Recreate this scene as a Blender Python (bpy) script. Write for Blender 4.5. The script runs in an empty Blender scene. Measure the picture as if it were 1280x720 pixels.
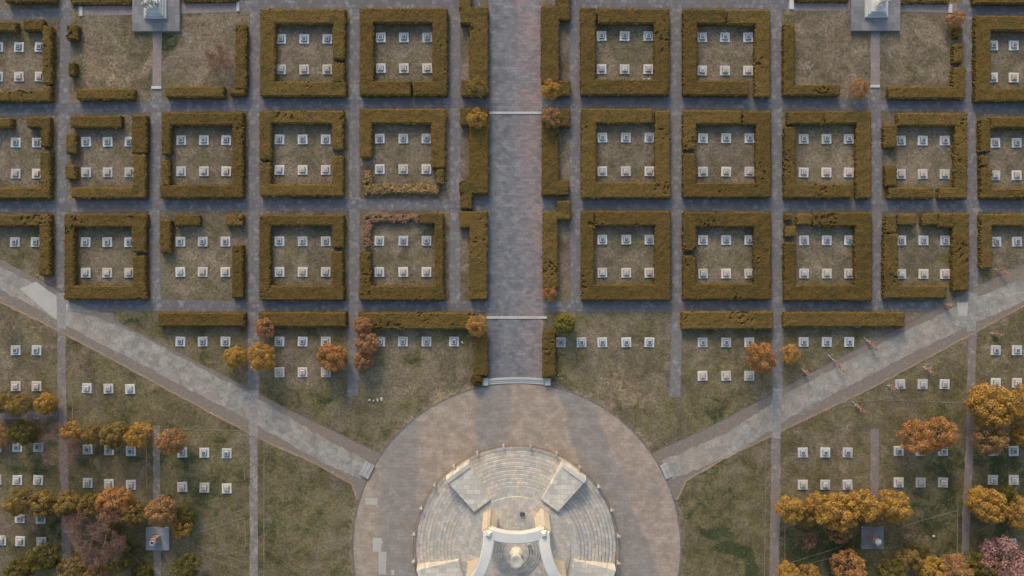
import bpy, bmesh, math, random
import numpy as np
from mathutils import Vector, Matrix, noise
random.seed(7); rng = np.random.default_rng(7)
PI = math.pi
HC = 100.0                     # camera height (m); 1 photo pixel = 0.1 m on the ground
sc = bpy.context.scene
C = sc.collection

def W(px, py, h=0.0):
    s = 0.1 * (HC - h) / HC
    return ((px - 640) * s, (360 - py) * s)

# ------------------------------------------------------------------ helpers
def tag(o, label=None, cat=None, group=None, kind=None):
    if label: o['label'] = label
    if cat: o['category'] = cat
    if group: o['group'] = group
    if kind: o['kind'] = kind
    return o

def thing(name, label, cat, loc=(0, 0, 0), rotz=0, group=None):
    o = bpy.data.objects.new(name, None); C.objects.link(o)
    o.empty_display_size = 0.3
    o.location = loc; o.rotation_euler = (0, 0, rotz)
    return tag(o, label, cat, group)

def mesh_obj(name, verts, faces, mat, parent=None, loc=(0, 0, 0), smooth=False, attr=None):
    me = bpy.data.meshes.new(name)
    me.from_pydata([tuple(v) for v in verts], [], [tuple(f) for f in faces])
    if mat: me.materials.append(mat)
    if attr is not None:
        a = me.attributes.new('tint', 'FLOAT', 'FACE')
        a.data.foreach_set('value', np.asarray(attr, dtype=np.float32))
    if smooth: me.polygons.foreach_set('use_smooth', [True] * len(me.polygons))
    me.update()
    o = bpy.data.objects.new(name, me); C.objects.link(o)
    o.location = loc
    if parent: o.parent = parent
    return o

def bm_obj(name, bm, mat, parent=None, loc=(0, 0, 0), smooth=False):
    me = bpy.data.meshes.new(name); bmesh.ops.recalc_face_normals(bm, faces=bm.faces)
    bm.to_mesh(me); bm.free()
    if mat: me.materials.append(mat)
    if smooth: me.polygons.foreach_set('use_smooth', [True] * len(me.polygons))
    o = bpy.data.objects.new(name, me); C.objects.link(o); o.location = loc
    if parent: o.parent = parent
    return o

def prism(bm, pts, z0, z1, top_scale=1.0, bevel=0.0):
    """extruded polygon; top can be scaled about its centre"""
    cx = sum(p[0] for p in pts) / len(pts); cy = sum(p[1] for p in pts) / len(pts)
    lo = [bm.verts.new((x, y, z0)) for x, y in pts]
    if bevel:
        mid = [bm.verts.new((cx + (x - cx) * top_scale, cy + (y - cy) * top_scale, z1 - bevel)) for x, y in pts]
        R = max(math.hypot(x - cx, y - cy) for x, y in pts)
        k = top_scale * (1 - bevel / R)
        hi = [bm.verts.new((cx + (x - cx) * k, cy + (y - cy) * k, z1)) for x, y in pts]
        rings = [lo, mid, hi]
    else:
        hi = [bm.verts.new((cx + (x - cx) * top_scale, cy + (y - cy) * top_scale, z1)) for x, y in pts]
        rings = [lo, hi]
    n = len(pts)
    for a, b in zip(rings, rings[1:]):
        for i in range(n):
            bm.faces.new((a[i], a[(i + 1) % n], b[(i + 1) % n], b[i]))
    bm.faces.new(rings[-1]); bm.faces.new(lo[::-1])

def box_pts(w, d, cx=0, cy=0):
    return [(cx - w / 2, cy - d / 2), (cx + w / 2, cy - d / 2), (cx + w / 2, cy + d / 2), (cx - w / 2, cy + d / 2)]

def lathe(bm, prof, seg=32, closed_top=True):
    rings = []
    for r, z in prof:
        rings.append([bm.verts.new((r * math.cos(2 * PI * i / seg), r * math.sin(2 * PI * i / seg), z)) for i in range(seg)])
    for a, b in zip(rings, rings[1:]):
        for i in range(seg):
            bm.faces.new((a[i], a[(i + 1) % seg], b[(i + 1) % seg], b[i]))
    if closed_top: bm.faces.new(rings[-1])
    bm.faces.new(rings[0][::-1])

def copy_tree(o, parent=None):
    c = o.copy(); C.objects.link(c)
    if parent: c.parent = parent
    for ch in o.children: copy_tree(ch, c)
    return c

# ------------------------------------------------------------------ materials
def new_mat(name, rough=0.9):
    m = bpy.data.materials.new(name); m.use_nodes = True
    nt = m.node_tree; b = nt.nodes['Principled BSDF']
    b.inputs['Roughness'].default_value = rough
    b.inputs['Specular IOR Level'].default_value = 0.25
    return m, nt, b

class G:
    """tiny node-graph helper"""
    def __init__(s, nt): s.nt = nt; s.pos = None
    def n(s, t, **kw):
        nd = s.nt.nodes.new(t)
        for k, v in kw.items(): setattr(nd, k, v)
        return nd
    def P(s):
        if s.pos is None: s.pos = s.n('ShaderNodeNewGeometry').outputs['Position']
        return s.pos
    def L(s, a, b): s.nt.links.new(a, b)
    def put(s, sock, v):
        if isinstance(v, bpy.types.NodeSocket): s.L(v, sock)
        else: sock.default_value = v
    def math(s, op, a, b=0.0, c=None):
        nd = s.n('ShaderNodeMath', operation=op); s.put(nd.inputs[0], a); s.put(nd.inputs[1], b)
        if c is not None: s.put(nd.inputs[2], c)
        return nd.outputs[0]
    def noise(s, scale, detail=4, rough=0.6, vec=None, dist=0.0):
        nd = s.n('ShaderNodeTexNoise'); nd.inputs['Scale'].default_value = scale
        nd.inputs['Detail'].default_value = detail; nd.inputs['Roughness'].default_value = rough
        nd.inputs['Distortion'].default_value = dist
        s.L(vec or s.P(), nd.inputs['Vector']); return nd.outputs['Fac']
    def vor(s, scale, out='Distance', feature='F1', vec=None, rnd=1.0):
        nd = s.n('ShaderNodeTexVoronoi', feature=feature); nd.inputs['Scale'].default_value = scale
        nd.inputs['Randomness'].default_value = rnd
        s.L(vec or s.P(), nd.inputs['Vector']); return nd.outputs[out]
    def ramp(s, fac, a, b, ca=0.0, cb=1.0):
        nd = s.n('ShaderNodeMapRange'); s.put(nd.inputs['Value'], fac)
        nd.inputs['From Min'].default_value = a; nd.inputs['From Max'].default_value = b
        nd.inputs['To Min'].default_value = ca; nd.inputs['To Max'].default_value = cb
        nd.interpolation_type = 'SMOOTHSTEP'; return nd.outputs[0]
    def mix(s, f, a, b, mode='MIX'):
        nd = s.n('ShaderNodeMix', data_type='RGBA', blend_type=mode)
        s.put(nd.inputs['Factor'], f)
        for sock, v in ((nd.inputs['A'], a), (nd.inputs['B'], b)):
            if isinstance(v, tuple) and len(v) == 3: v = (*v, 1)
            s.put(sock, v)
        return nd.outputs['Result']
    def scale_col(s, col, f):
        return s.mix(1.0, col, s.comb(f, f, f), 'MULTIPLY')
    def comb(s, x, y, z):
        nd = s.n('ShaderNodeCombineXYZ')
        for i, v in enumerate((x, y, z)): s.put(nd.inputs[i], v)
        return nd.outputs[0]
    def sep(s, v=None):
        nd = s.n('ShaderNodeSeparateXYZ'); s.L(v or s.P(), nd.inputs[0]); return nd.outputs
    def attr(s, name):
        nd = s.n('ShaderNodeAttribute'); nd.attribute_name = name; return nd.outputs['Fac']
    def brick(s, w, h, mortar=0.03, off=0.5, vec=None):
        nd = s.n('ShaderNodeTexBrick'); nd.offset = off
        nd.inputs['Scale'].default_value = 1.0; nd.inputs['Brick Width'].default_value = w
        nd.inputs['Row Height'].default_value = h; nd.inputs['Mortar Size'].default_value = mortar
        nd.inputs['Mortar Smooth'].default_value = 0.3
        nd.inputs['Color1'].default_value = (0, 0, 0, 1); nd.inputs['Color2'].default_value = (1, 1, 1, 1)
        nd.inputs['Mortar'].default_value = (0.5, 0.5, 0.5, 1)
        s.L(vec or s.P(), nd.inputs['Vector']); return nd.outputs['Color'], nd.outputs['Fac']
    def bump(s, bsdf, h, strength=0.5, dist=0.05):
        nd = s.n('ShaderNodeBump'); nd.inputs['Strength'].default_value = strength
        nd.inputs['Distance'].default_value = dist; s.L(h, nd.inputs['Height'])
        s.L(nd.outputs[0], bsdf.inputs['Normal'])

def foliage_mat(name, dark, mid, light, red=None, scale=1.0, obj=False, trans=0.0):
    m, nt, b = new_mat(name, 0.85); g = G(nt)
    t = g.attr('tint')
    n1 = g.noise(0.9 * scale, 4, 0.65); n2 = g.noise(5 * scale, 4, 0.7)
    f = g.math('ADD', g.math('MULTIPLY', t, 0.5), g.math('MULTIPLY', n2, 0.5))
    c = g.mix(g.ramp(f, 0.22, 0.5), dark, mid); c = g.mix(g.ramp(f, 0.48, 0.8), c, light)
    if red: c = g.mix(g.ramp(n1, 0.5, 0.68, 0, 0.7), c, red)
    if obj:
        oi = g.n('ShaderNodeObjectInfo').outputs['Random']; n3 = g.noise(0.28, 3, 0.6, dist=1.0)
        c = g.mix(g.ramp(n3, 0.5, 0.66, 0, 0.55), c, (0.086, 0.072, 0.024))
        c = g.mix(g.ramp(g.noise(0.4, 4, 0.7, dist=1.5), 0.56, 0.68, 0, 0.6), c, (0.18, 0.108, 0.046))
        c = g.mix(g.ramp(n1, 0.28, 0.42, 0.45, 0), c, (0.060, 0.044, 0.018))
        c = g.scale_col(c, g.ramp(oi, 0, 1, 0.88, 1.14))
    g.L(c, b.inputs['Base Color']); g.bump(b, n2, 0.5, 0.05)
    b.inputs['Specular IOR Level'].default_value = 0.1
    if trans:
        tr = g.n('ShaderNodeBsdfTranslucent'); g.L(c, tr.inputs[0]); mx = g.n('ShaderNodeMixShader'); mx.inputs[0].default_value = trans
        g.L(b.outputs[0], mx.inputs[1]); g.L(tr.outputs[0], mx.inputs[2]); g.L(mx.outputs[0], nt.nodes['Material Output'].inputs['Surface'])
    return m

M = {}
M['hedge'] = foliage_mat('hedge_leaves', (0.082, 0.056, 0.016), (0.141, 0.095, 0.028), (0.205, 0.135, 0.048), (0.159, 0.092, 0.037), obj=True)
M['hedge_red'] = foliage_mat('hedge_red_leaves', (0.093, 0.059, 0.032), (0.246, 0.135, 0.090), (0.391, 0.225, 0.153), (0.145, 0.108, 0.054))
M['hedge_gold'] = foliage_mat('hedge_gold_leaves', (0.088, 0.068, 0.027), (0.264, 0.171, 0.077), (0.510, 0.351, 0.171), (0.114, 0.090, 0.041))
M['gold'] = foliage_mat('golden_leaves', (0.345, 0.219, 0.059), (0.515, 0.329, 0.086), (0.732, 0.496, 0.147), (0.612, 0.335, 0.155), trans=0.35)
M['orange'] = foliage_mat('orange_leaves', (0.329, 0.184, 0.070), (0.492, 0.272, 0.104), (0.672, 0.394, 0.175), (0.543, 0.272, 0.175), trans=0.35)
M['tan'] = foliage_mat('tan_leaves', (0.283, 0.174, 0.079), (0.421, 0.266, 0.121), (0.609, 0.414, 0.203), (0.494, 0.266, 0.169), trans=0.35)
M['ochre'] = foliage_mat('ochre_leaves', (0.201, 0.151, 0.051), (0.319, 0.239, 0.078), (0.508, 0.387, 0.139), (0.407, 0.239, 0.122), trans=0.35)
M['olive'] = foliage_mat('olive_leaves', (0.117, 0.108, 0.034), (0.182, 0.165, 0.049), (0.305, 0.258, 0.085), trans=0.35)
M['rust'] = foliage_mat('rust_leaves', (0.310, 0.187, 0.092), (0.475, 0.276, 0.138), (0.661, 0.404, 0.214), (0.489, 0.247, 0.166), trans=0.35)
M['lime'] = foliage_mat('lime_leaves', (0.145, 0.135, 0.030), (0.225, 0.205, 0.042), (0.32, 0.285, 0.065), trans=0.15)
M['blossom'] = foliage_mat('pink_blossom', (0.316, 0.170, 0.170), (0.46, 0.26, 0.26), (0.62, 0.40, 0.39), trans=0.35)
M['pinktwig'] = foliage_mat('pink_buds', (0.218, 0.127, 0.103), (0.380, 0.226, 0.184), (0.529, 0.319, 0.259))
M['redtwig'] = foliage_mat('red_buds', (0.22, 0.09, 0.07), (0.38, 0.17, 0.13), (0.50, 0.25, 0.19))
M['coral'] = foliage_mat('coral_leaves', (0.30, 0.17, 0.11), (0.46, 0.27, 0.19), (0.58, 0.38, 0.29))

def bark_mat(name, a, b_):
    m, nt, b = new_mat(name, 0.95); g = G(nt)
    g.L(g.mix(g.noise(6, 5), a, b_), b.inputs['Base Color']); g.bump(b, g.noise(20, 4), 0.5, 0.02); return m
M['bark'] = bark_mat('bark', (0.07, 0.05, 0.038), (0.16, 0.12, 0.09))
M['palebark'] = bark_mat('pale_bark', (0.24, 0.18, 0.15), (0.38, 0.29, 0.25))
M['whitebark'] = bark_mat('white_bark', (0.5, 0.5, 0.48), (0.7, 0.68, 0.65))

def ground_mat():
    m, nt, b = new_mat('lawn', 1.0); g = G(nt)
    big = g.noise(0.10, 3, 0.55, dist=0.8); mid = g.noise(0.45, 6, 0.7, dist=0.5); m2 = g.noise(1.1, 6, 0.75, dist=1.2); fine = g.noise(3.4, 6, 0.85)
    gr = g.attr('green'); dry = g.attr('dry')
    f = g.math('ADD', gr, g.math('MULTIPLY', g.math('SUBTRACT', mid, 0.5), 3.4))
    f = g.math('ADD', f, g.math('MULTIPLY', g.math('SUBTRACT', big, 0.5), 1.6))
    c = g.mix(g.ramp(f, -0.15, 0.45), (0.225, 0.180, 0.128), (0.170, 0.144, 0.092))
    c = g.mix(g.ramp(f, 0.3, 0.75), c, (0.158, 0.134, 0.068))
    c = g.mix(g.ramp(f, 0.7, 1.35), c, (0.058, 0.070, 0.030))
    d = g.math('ADD', dry, g.math('MULTIPLY', g.math('SUBTRACT', m2, 0.5), 2.2))
    c = g.mix(g.ramp(d, 0.15, 0.9, 0, 0.8), c, (0.31, 0.235, 0.155))
    c = g.mix(g.ramp(g.math('SUBTRACT', g.noise(0.8, 4, 0.7, dist=1.5), g.math('MULTIPLY', gr, 0.1)), 0.52, 0.66, 0, 0.3), c, (0.10, 0.078, 0.058))
    c = g.scale_col(c, g.ramp(g.noise(0.22, 5, 0.65, dist=1.2), 0.36, 0.64, 0.80, 1.20))
    k = g.math('ADD', g.math('MULTIPLY', fine, 0.8), g.math('MULTIPLY', m2, 0.35))
    c = g.scale_col(c, g.ramp(k, 0.35, 0.80, 0.45, 1.6))
    g.L(c, b.inputs['Base Color']); g.bump(b, fine, 0.9, 0.10)
    return m
M['ground'] = ground_mat()

def path_mat(name, base, light, brown, amount, w=0.5, h=0.5):
    m, nt, b = new_mat(name, 0.9); g = G(nt)
    big = g.noise(0.13, 4, 0.65, dist=1.0); mid = g.noise(1.3, 5, 0.7); vf = g.noise(11, 3, 0.7)
    cell = g.vor(1.7, 'Color'); cs = g.sep(cell)
    bc, bf = g.brick(w, h, 0.02, 0.5)
    bs = g.sep(bc)
    c = g.mix(g.ramp(g.math('ADD', g.math('MULTIPLY', bs[0], 0.5), g.math('MULTIPLY', mid, 0.7)), 0.5, 0.95, 0, 0.42), base, light)
    # broken pale flags
    spot = g.math('MULTIPLY', g.ramp(cs[0], 1 - amount, 1 - amount + 0.05), g.ramp(mid, 0.42, 0.62))
    c = g.mix(g.math('MULTIPLY', spot, 0.75), c, light)
    c = g.mix(g.ramp(big, 0.53, 0.68, 0, 0.6), c, brown)
    c = g.mix(g.math('MULTIPLY', bf, 0.45), c, (base[0] * .55, base[1] * .55, base[2] * .5))
    c = g.scale_col(c, g.ramp(vf, 0.25, 0.75, 0.75, 1.22))
    g.L(c, b.inputs['Base Color']); g.bump(b, g.math('ADD', vf, mid), 0.4, 0.03)
    return m
M['path'] = path_mat('path_flags', (0.158, 0.156, 0.168), (0.31, 0.31, 0.31), (0.20, 0.165, 0.15), 0.24)
M['path_v'] = path_mat('path_flags_sunlit', (0.190, 0.184, 0.190), (0.34, 0.335, 0.32), (0.23, 0.195, 0.175), 0.3)  # lighter copy of the path flags, sunlight put into its colour
M['crossing'] = path_mat('path_crossing', (0.285, 0.275, 0.26), (0.40, 0.385, 0.35), (0.33, 0.28, 0.24), 0.35)
M['path_brown'] = path_mat('path_gravel', (0.225, 0.195, 0.180), (0.36, 0.33, 0.30), (0.26, 0.205, 0.175), 0.15, 0.3, 0.3)
M['path_pink'] = path_mat('path_pink', (0.285, 0.235, 0.225), (0.34, 0.30, 0.285), (0.29, 0.22, 0.205), 0.1, 0.6, 0.6)
M['path_track'] = path_mat('path_cobbles', (0.22, 0.195, 0.18), (0.42, 0.395, 0.36), (0.28, 0.22, 0.19), 0.5, 0.25, 0.25)
M['kerb'] = path_mat('kerb_stone', (0.17, 0.16, 0.155), (0.26, 0.25, 0.24), (0.17, 0.13, 0.10), 0.3)
M['palekerb'] = path_mat('pale_kerb', (0.22, 0.185, 0.145), (0.33, 0.28, 0.22), (0.18, 0.14, 0.10), 0.3)
M['shoulder'] = path_mat('road_shoulder', (0.235, 0.200, 0.170), (0.31, 0.275, 0.235), (0.27, 0.20, 0.155), 0.15, 0.3, 0.3)
M['rim'] = path_mat('sunlit_kerb', (0.33, 0.235, 0.165), (0.44, 0.34, 0.25), (0.27, 0.18, 0.12), 0.2)  # lit kerb edge: the warm sunlight is painted as orange colour

def slab_road_mat():
    m, nt, b = new_mat('road_flags', 0.85); g = G(nt)
    mp = g.n('ShaderNodeMapping'); mp.inputs['Rotation'].default_value = (0, 0, 0.48); g.L(g.P(), mp.inputs['Vector'])
    v = mp.outputs[0]
    cell = g.sep(g.vor(1.5, 'Color', vec=v)); edge = g.vor(1.5, 'Distance', 'DISTANCE_TO_EDGE', vec=v)
    mid = g.noise(0.7, 5, 0.7); fine = g.noise(9, 4, 0.7); big = g.noise(0.16, 3)
    c = g.mix(g.math('MULTIPLY', cell[0], 0.8), (0.285, 0.272, 0.245), (0.41, 0.388, 0.345))
    c = g.mix(g.ramp(big, 0.45, 0.62, 0, 0.6), c, (0.40, 0.335, 0.28))
    c = g.mix(g.ramp(g.noise(0.5, 5, 0.7, dist=1.0), 0.55, 0.68, 0, 0.6), c, (0.22, 0.205, 0.19))
    c = g.mix(g.ramp(edge, 0.0, 0.05, 0.45, 0), c, (0.16, 0.15, 0.135))
    c = g.scale_col(c, g.ramp(g.math('ADD', mid, g.math('MULTIPLY', fine, 0.6)), 0.5, 1.1, 0.72, 1.2))
    g.L(c, b.inputs['Base Color']); g.bump(b, g.math('ADD', fine, edge), 0.3, 0.03); return m
M['road'] = slab_road_mat()

def concrete_mat(name, col, var=0.25, blocks=None, rough=0.8, sc_=1.0):
    m, nt, b = new_mat(name, rough); g = G(nt)
    mid = g.noise(0.9 * sc_, 5, 0.7); fine = g.noise(10 * sc_, 4, 0.7)
    k = g.ramp(g.math('ADD', mid, g.math('MULTIPLY', fine, 0.5)), 0.45, 1.05, 1 - var, 1 + var)
    c = g.scale_col((*col, 1), k)
    c = g.scale_col(c, g.ramp(g.n('ShaderNodeObjectInfo').outputs['Random'], 0, 1, 0.84 if 'stone' in name else 0.97, 1.10 if 'stone' in name else 1.03))
    if blocks:
        bc, bf = g.brick(blocks[0], blocks[1], 0.02, 0.5)
        c = g.scale_col(c, g.ramp(g.sep(bc)[0], 0, 1, 0.86, 1.1))
        c = g.mix(g.math('MULTIPLY', bf, 0.6), c, tuple(x * 0.5 for x in col))
    g.L(c, b.inputs['Base Color']); g.bump(b, fine, 0.2, 0.01); return m
M['stone'] = concrete_mat('pale_stone', (0.56, 0.57, 0.55), 0.16)
M['stone_grey'] = concrete_mat('grey_stone', (0.30, 0.32, 0.34), 0.2)
M['stone_old'] = concrete_mat('weathered_stone', (0.36, 0.365, 0.35), 0.25)
M['joint'] = concrete_mat('dark_plinth', (0.20, 0.225, 0.25), 0.15)
M['stone_grey2'] = concrete_mat('mid_stone', (0.42, 0.45, 0.47), 0.15)
M['stone_dark'] = concrete_mat('dark_slate', (0.07, 0.085, 0.11), 0.2, rough=0.5)
M['stone_rose'] = concrete_mat('rose_stone', (0.45, 0.30, 0.26), 0.2)
M['stone_warm'] = concrete_mat('warm_stone', (0.58, 0.55, 0.49), 0.15)
M['slabgrey'] = concrete_mat('platform_slabs', (0.225, 0.225, 0.235), 0.16, (1.0, 1.0))
M['patch'] = concrete_mat('new_concrete', (0.45, 0.44, 0.40), 0.1)
M['white'] = concrete_mat('white_stone', (0.54, 0.55, 0.53), 0.12)
M['bronze'] = concrete_mat('patina', (0.50, 0.54, 0.50), 0.35, sc_=2)
M['paleFig'] = concrete_mat('weathered_plaster', (0.72, 0.70, 0.64), 0.25, sc_=2)
M['block'] = concrete_mat('granite_blocks', (0.60, 0.57, 0.50), 0.14, (0.85, 0.6))
M['pier'] = concrete_mat('pier_stone', (0.60, 0.52, 0.41), 0.14, (1.6, 0.7))
M['beam'] = concrete_mat('beam_metal', (0.66, 0.66, 0.63), 0.08, rough=0.55)
M['finial'] = concrete_mat('finial_metal', (0.72, 0.70, 0.56), 0.08)
M['rail'] = concrete_mat('rail_metal', (0.26, 0.18, 0.15), 0.15)
M['post'] = concrete_mat('post_stone', (0.50, 0.46, 0.42), 0.12)
M['flame'] = concrete_mat('column_stone', (0.72, 0.70, 0.60), 0.12)

def plaza_mat():
    m, nt, b = new_mat('plaza_paving', 0.88); g = G(nt)
    x, y, z = g.sep()
    big = g.noise(0.10, 4, 0.6, dist=0.7); mid = g.noise(0.75, 5, 0.7); fine = g.noise(7, 4, 0.75)
    # grey shade stripes painted into the paving, spreading left and right of the axis
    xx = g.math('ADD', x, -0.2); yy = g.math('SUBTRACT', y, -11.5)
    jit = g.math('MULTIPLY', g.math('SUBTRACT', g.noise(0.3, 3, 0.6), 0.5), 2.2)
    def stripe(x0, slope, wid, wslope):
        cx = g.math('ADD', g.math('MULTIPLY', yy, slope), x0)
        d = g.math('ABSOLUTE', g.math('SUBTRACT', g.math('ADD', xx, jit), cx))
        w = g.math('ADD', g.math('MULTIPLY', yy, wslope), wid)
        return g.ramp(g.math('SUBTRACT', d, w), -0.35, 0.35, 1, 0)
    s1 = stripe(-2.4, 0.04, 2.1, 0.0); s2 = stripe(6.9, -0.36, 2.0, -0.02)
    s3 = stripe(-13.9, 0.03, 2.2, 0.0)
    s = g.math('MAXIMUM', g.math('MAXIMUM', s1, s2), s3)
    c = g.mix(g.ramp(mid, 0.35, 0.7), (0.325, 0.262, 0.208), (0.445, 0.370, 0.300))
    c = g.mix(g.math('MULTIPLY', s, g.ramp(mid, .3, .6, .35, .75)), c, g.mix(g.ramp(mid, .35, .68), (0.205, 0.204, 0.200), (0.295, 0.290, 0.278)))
    c = g.mix(g.ramp(big, 0.55, 0.7, 0, 0.6), c, (0.27, 0.255, 0.24))
    bc, bf = g.brick(0.9, 0.45, 0.018, 0.5)
    c = g.scale_col(c, g.ramp(g.sep(bc)[0], 0, 1, 0.93, 1.05))
    c = g.mix(g.math('MULTIPLY', bf, 0.3), c, (0.16, 0.14, 0.125))
    c = g.scale_col(c, g.ramp(fine, 0.25, 0.75, 0.82, 1.16))
    g.L(c, b.inputs['Base Color']); g.bump(b, fine, 0.3, 0.02); return m
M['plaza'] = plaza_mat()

def avenue_mat():
    m, nt, b = new_mat('avenue_paving', 0.88); g = G(nt)
    x, y, z = g.sep()
    big = g.noise(0.12, 4, 0.6, dist=0.7); mid = g.noise(0.9, 5, 0.7); fine = g.noise(8, 4, 0.75)
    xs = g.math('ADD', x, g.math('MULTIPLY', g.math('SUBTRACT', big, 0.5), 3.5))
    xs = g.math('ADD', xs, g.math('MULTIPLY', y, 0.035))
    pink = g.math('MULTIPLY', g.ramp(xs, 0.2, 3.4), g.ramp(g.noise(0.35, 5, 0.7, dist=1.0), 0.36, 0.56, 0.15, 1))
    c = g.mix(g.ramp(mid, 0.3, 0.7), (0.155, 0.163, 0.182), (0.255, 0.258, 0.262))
    c = g.mix(g.math('MULTIPLY', pink, 0.8), c, (0.33, 0.245, 0.235))  # warm sunlit band painted into the paving colour
    c = g.mix(g.ramp(xs, -2.6, -0.9, 0.55, 0), c, (0.125, 0.135, 0.165))  # bluish hedge shade along the left edge, painted into the paving
    bc, bf = g.brick(0.7, 0.35, 0.02, 0.5)
    c = g.scale_col(c, g.ramp(g.sep(bc)[0], 0, 1, 0.86, 1.12))
    c = g.mix(g.math('MULTIPLY', bf, 0.35), c, (0.12, 0.12, 0.125))
    c = g.scale_col(c, g.ramp(fine, 0.25, 0.75, 0.8, 1.18))
    g.L(c, b.inputs['Base Color']); g.bump(b, fine, 0.3, 0.02); return m
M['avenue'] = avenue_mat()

MCX, MCY = W(645, 683)
def steps_mat():
    m, nt, b = new_mat('memorial_steps', 0.85); g = G(nt)
    x, y, z = g.sep()
    dx = g.math('SUBTRACT', x, MCX); dy = g.math('SUBTRACT', y, MCY)
    r = g.math('POWER', g.math('ADD', g.math('MULTIPLY', dx, dx), g.math('MULTIPLY', dy, dy)), 0.5)
    div = g.math('ADD', 26.0, g.math('ADD', g.math('MULTIPLY', g.math('GREATER_THAN', r, 3.0), 30.0), g.math('MULTIPLY', g.math('GREATER_THAN', r, 7.5), 54.0)))
    a = g.math('MULTIPLY', g.math('MULTIPLY', g.math('ARCTAN2', dy, dx), 1 / (2 * PI)), div)
    ring = g.math('FLOOR', g.math('DIVIDE', r, 0.45))
    a2 = g.math('ADD', a, g.math('MULTIPLY', ring, 0.37))
    fr = g.math('FRACT', a2); cellid = g.math('FLOOR', a2)
    wn = g.n('ShaderNodeTexWhiteNoise', noise_dimensions='3D'); g.L(g.comb(cellid, ring, 0.0), wn.inputs['Vector'])
    joint = g.ramp(g.math('ABSOLUTE', g.math('SUBTRACT', fr, 0.5)), 0.44, 0.49, 0, 1)
    mid = g.noise(0.5, 4, 0.6); fine = g.noise(9, 4, 0.7)
    c = g.mix(g.ramp(mid, 0.38, 0.62), (0.46, 0.46, 0.435), (0.54, 0.495, 0.435))
    c = g.scale_col(c, g.ramp(wn.outputs['Value'], 0, 1, 0.86, 1.12))
    c = g.mix(g.math('MULTIPLY', joint, 0.45), c, (0.17, 0.165, 0.16))
    c = g.scale_col(c, g.ramp(fine, 0.25, 0.75, 0.86, 1.13))
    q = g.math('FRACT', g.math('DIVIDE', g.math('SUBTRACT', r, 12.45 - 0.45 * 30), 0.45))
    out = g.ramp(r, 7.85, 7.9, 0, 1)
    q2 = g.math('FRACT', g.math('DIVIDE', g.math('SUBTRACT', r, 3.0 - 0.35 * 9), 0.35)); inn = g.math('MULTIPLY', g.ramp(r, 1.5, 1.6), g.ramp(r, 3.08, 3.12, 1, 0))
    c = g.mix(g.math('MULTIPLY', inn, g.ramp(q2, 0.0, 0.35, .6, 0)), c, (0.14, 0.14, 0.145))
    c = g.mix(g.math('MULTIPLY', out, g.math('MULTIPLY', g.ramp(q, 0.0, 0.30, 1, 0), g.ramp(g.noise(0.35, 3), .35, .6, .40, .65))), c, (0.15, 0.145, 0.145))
    g.L(c, b.inputs['Base Color']); g.bump(b, fine, 0.25, 0.02); return m
M['steps'] = steps_mat()

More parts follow.
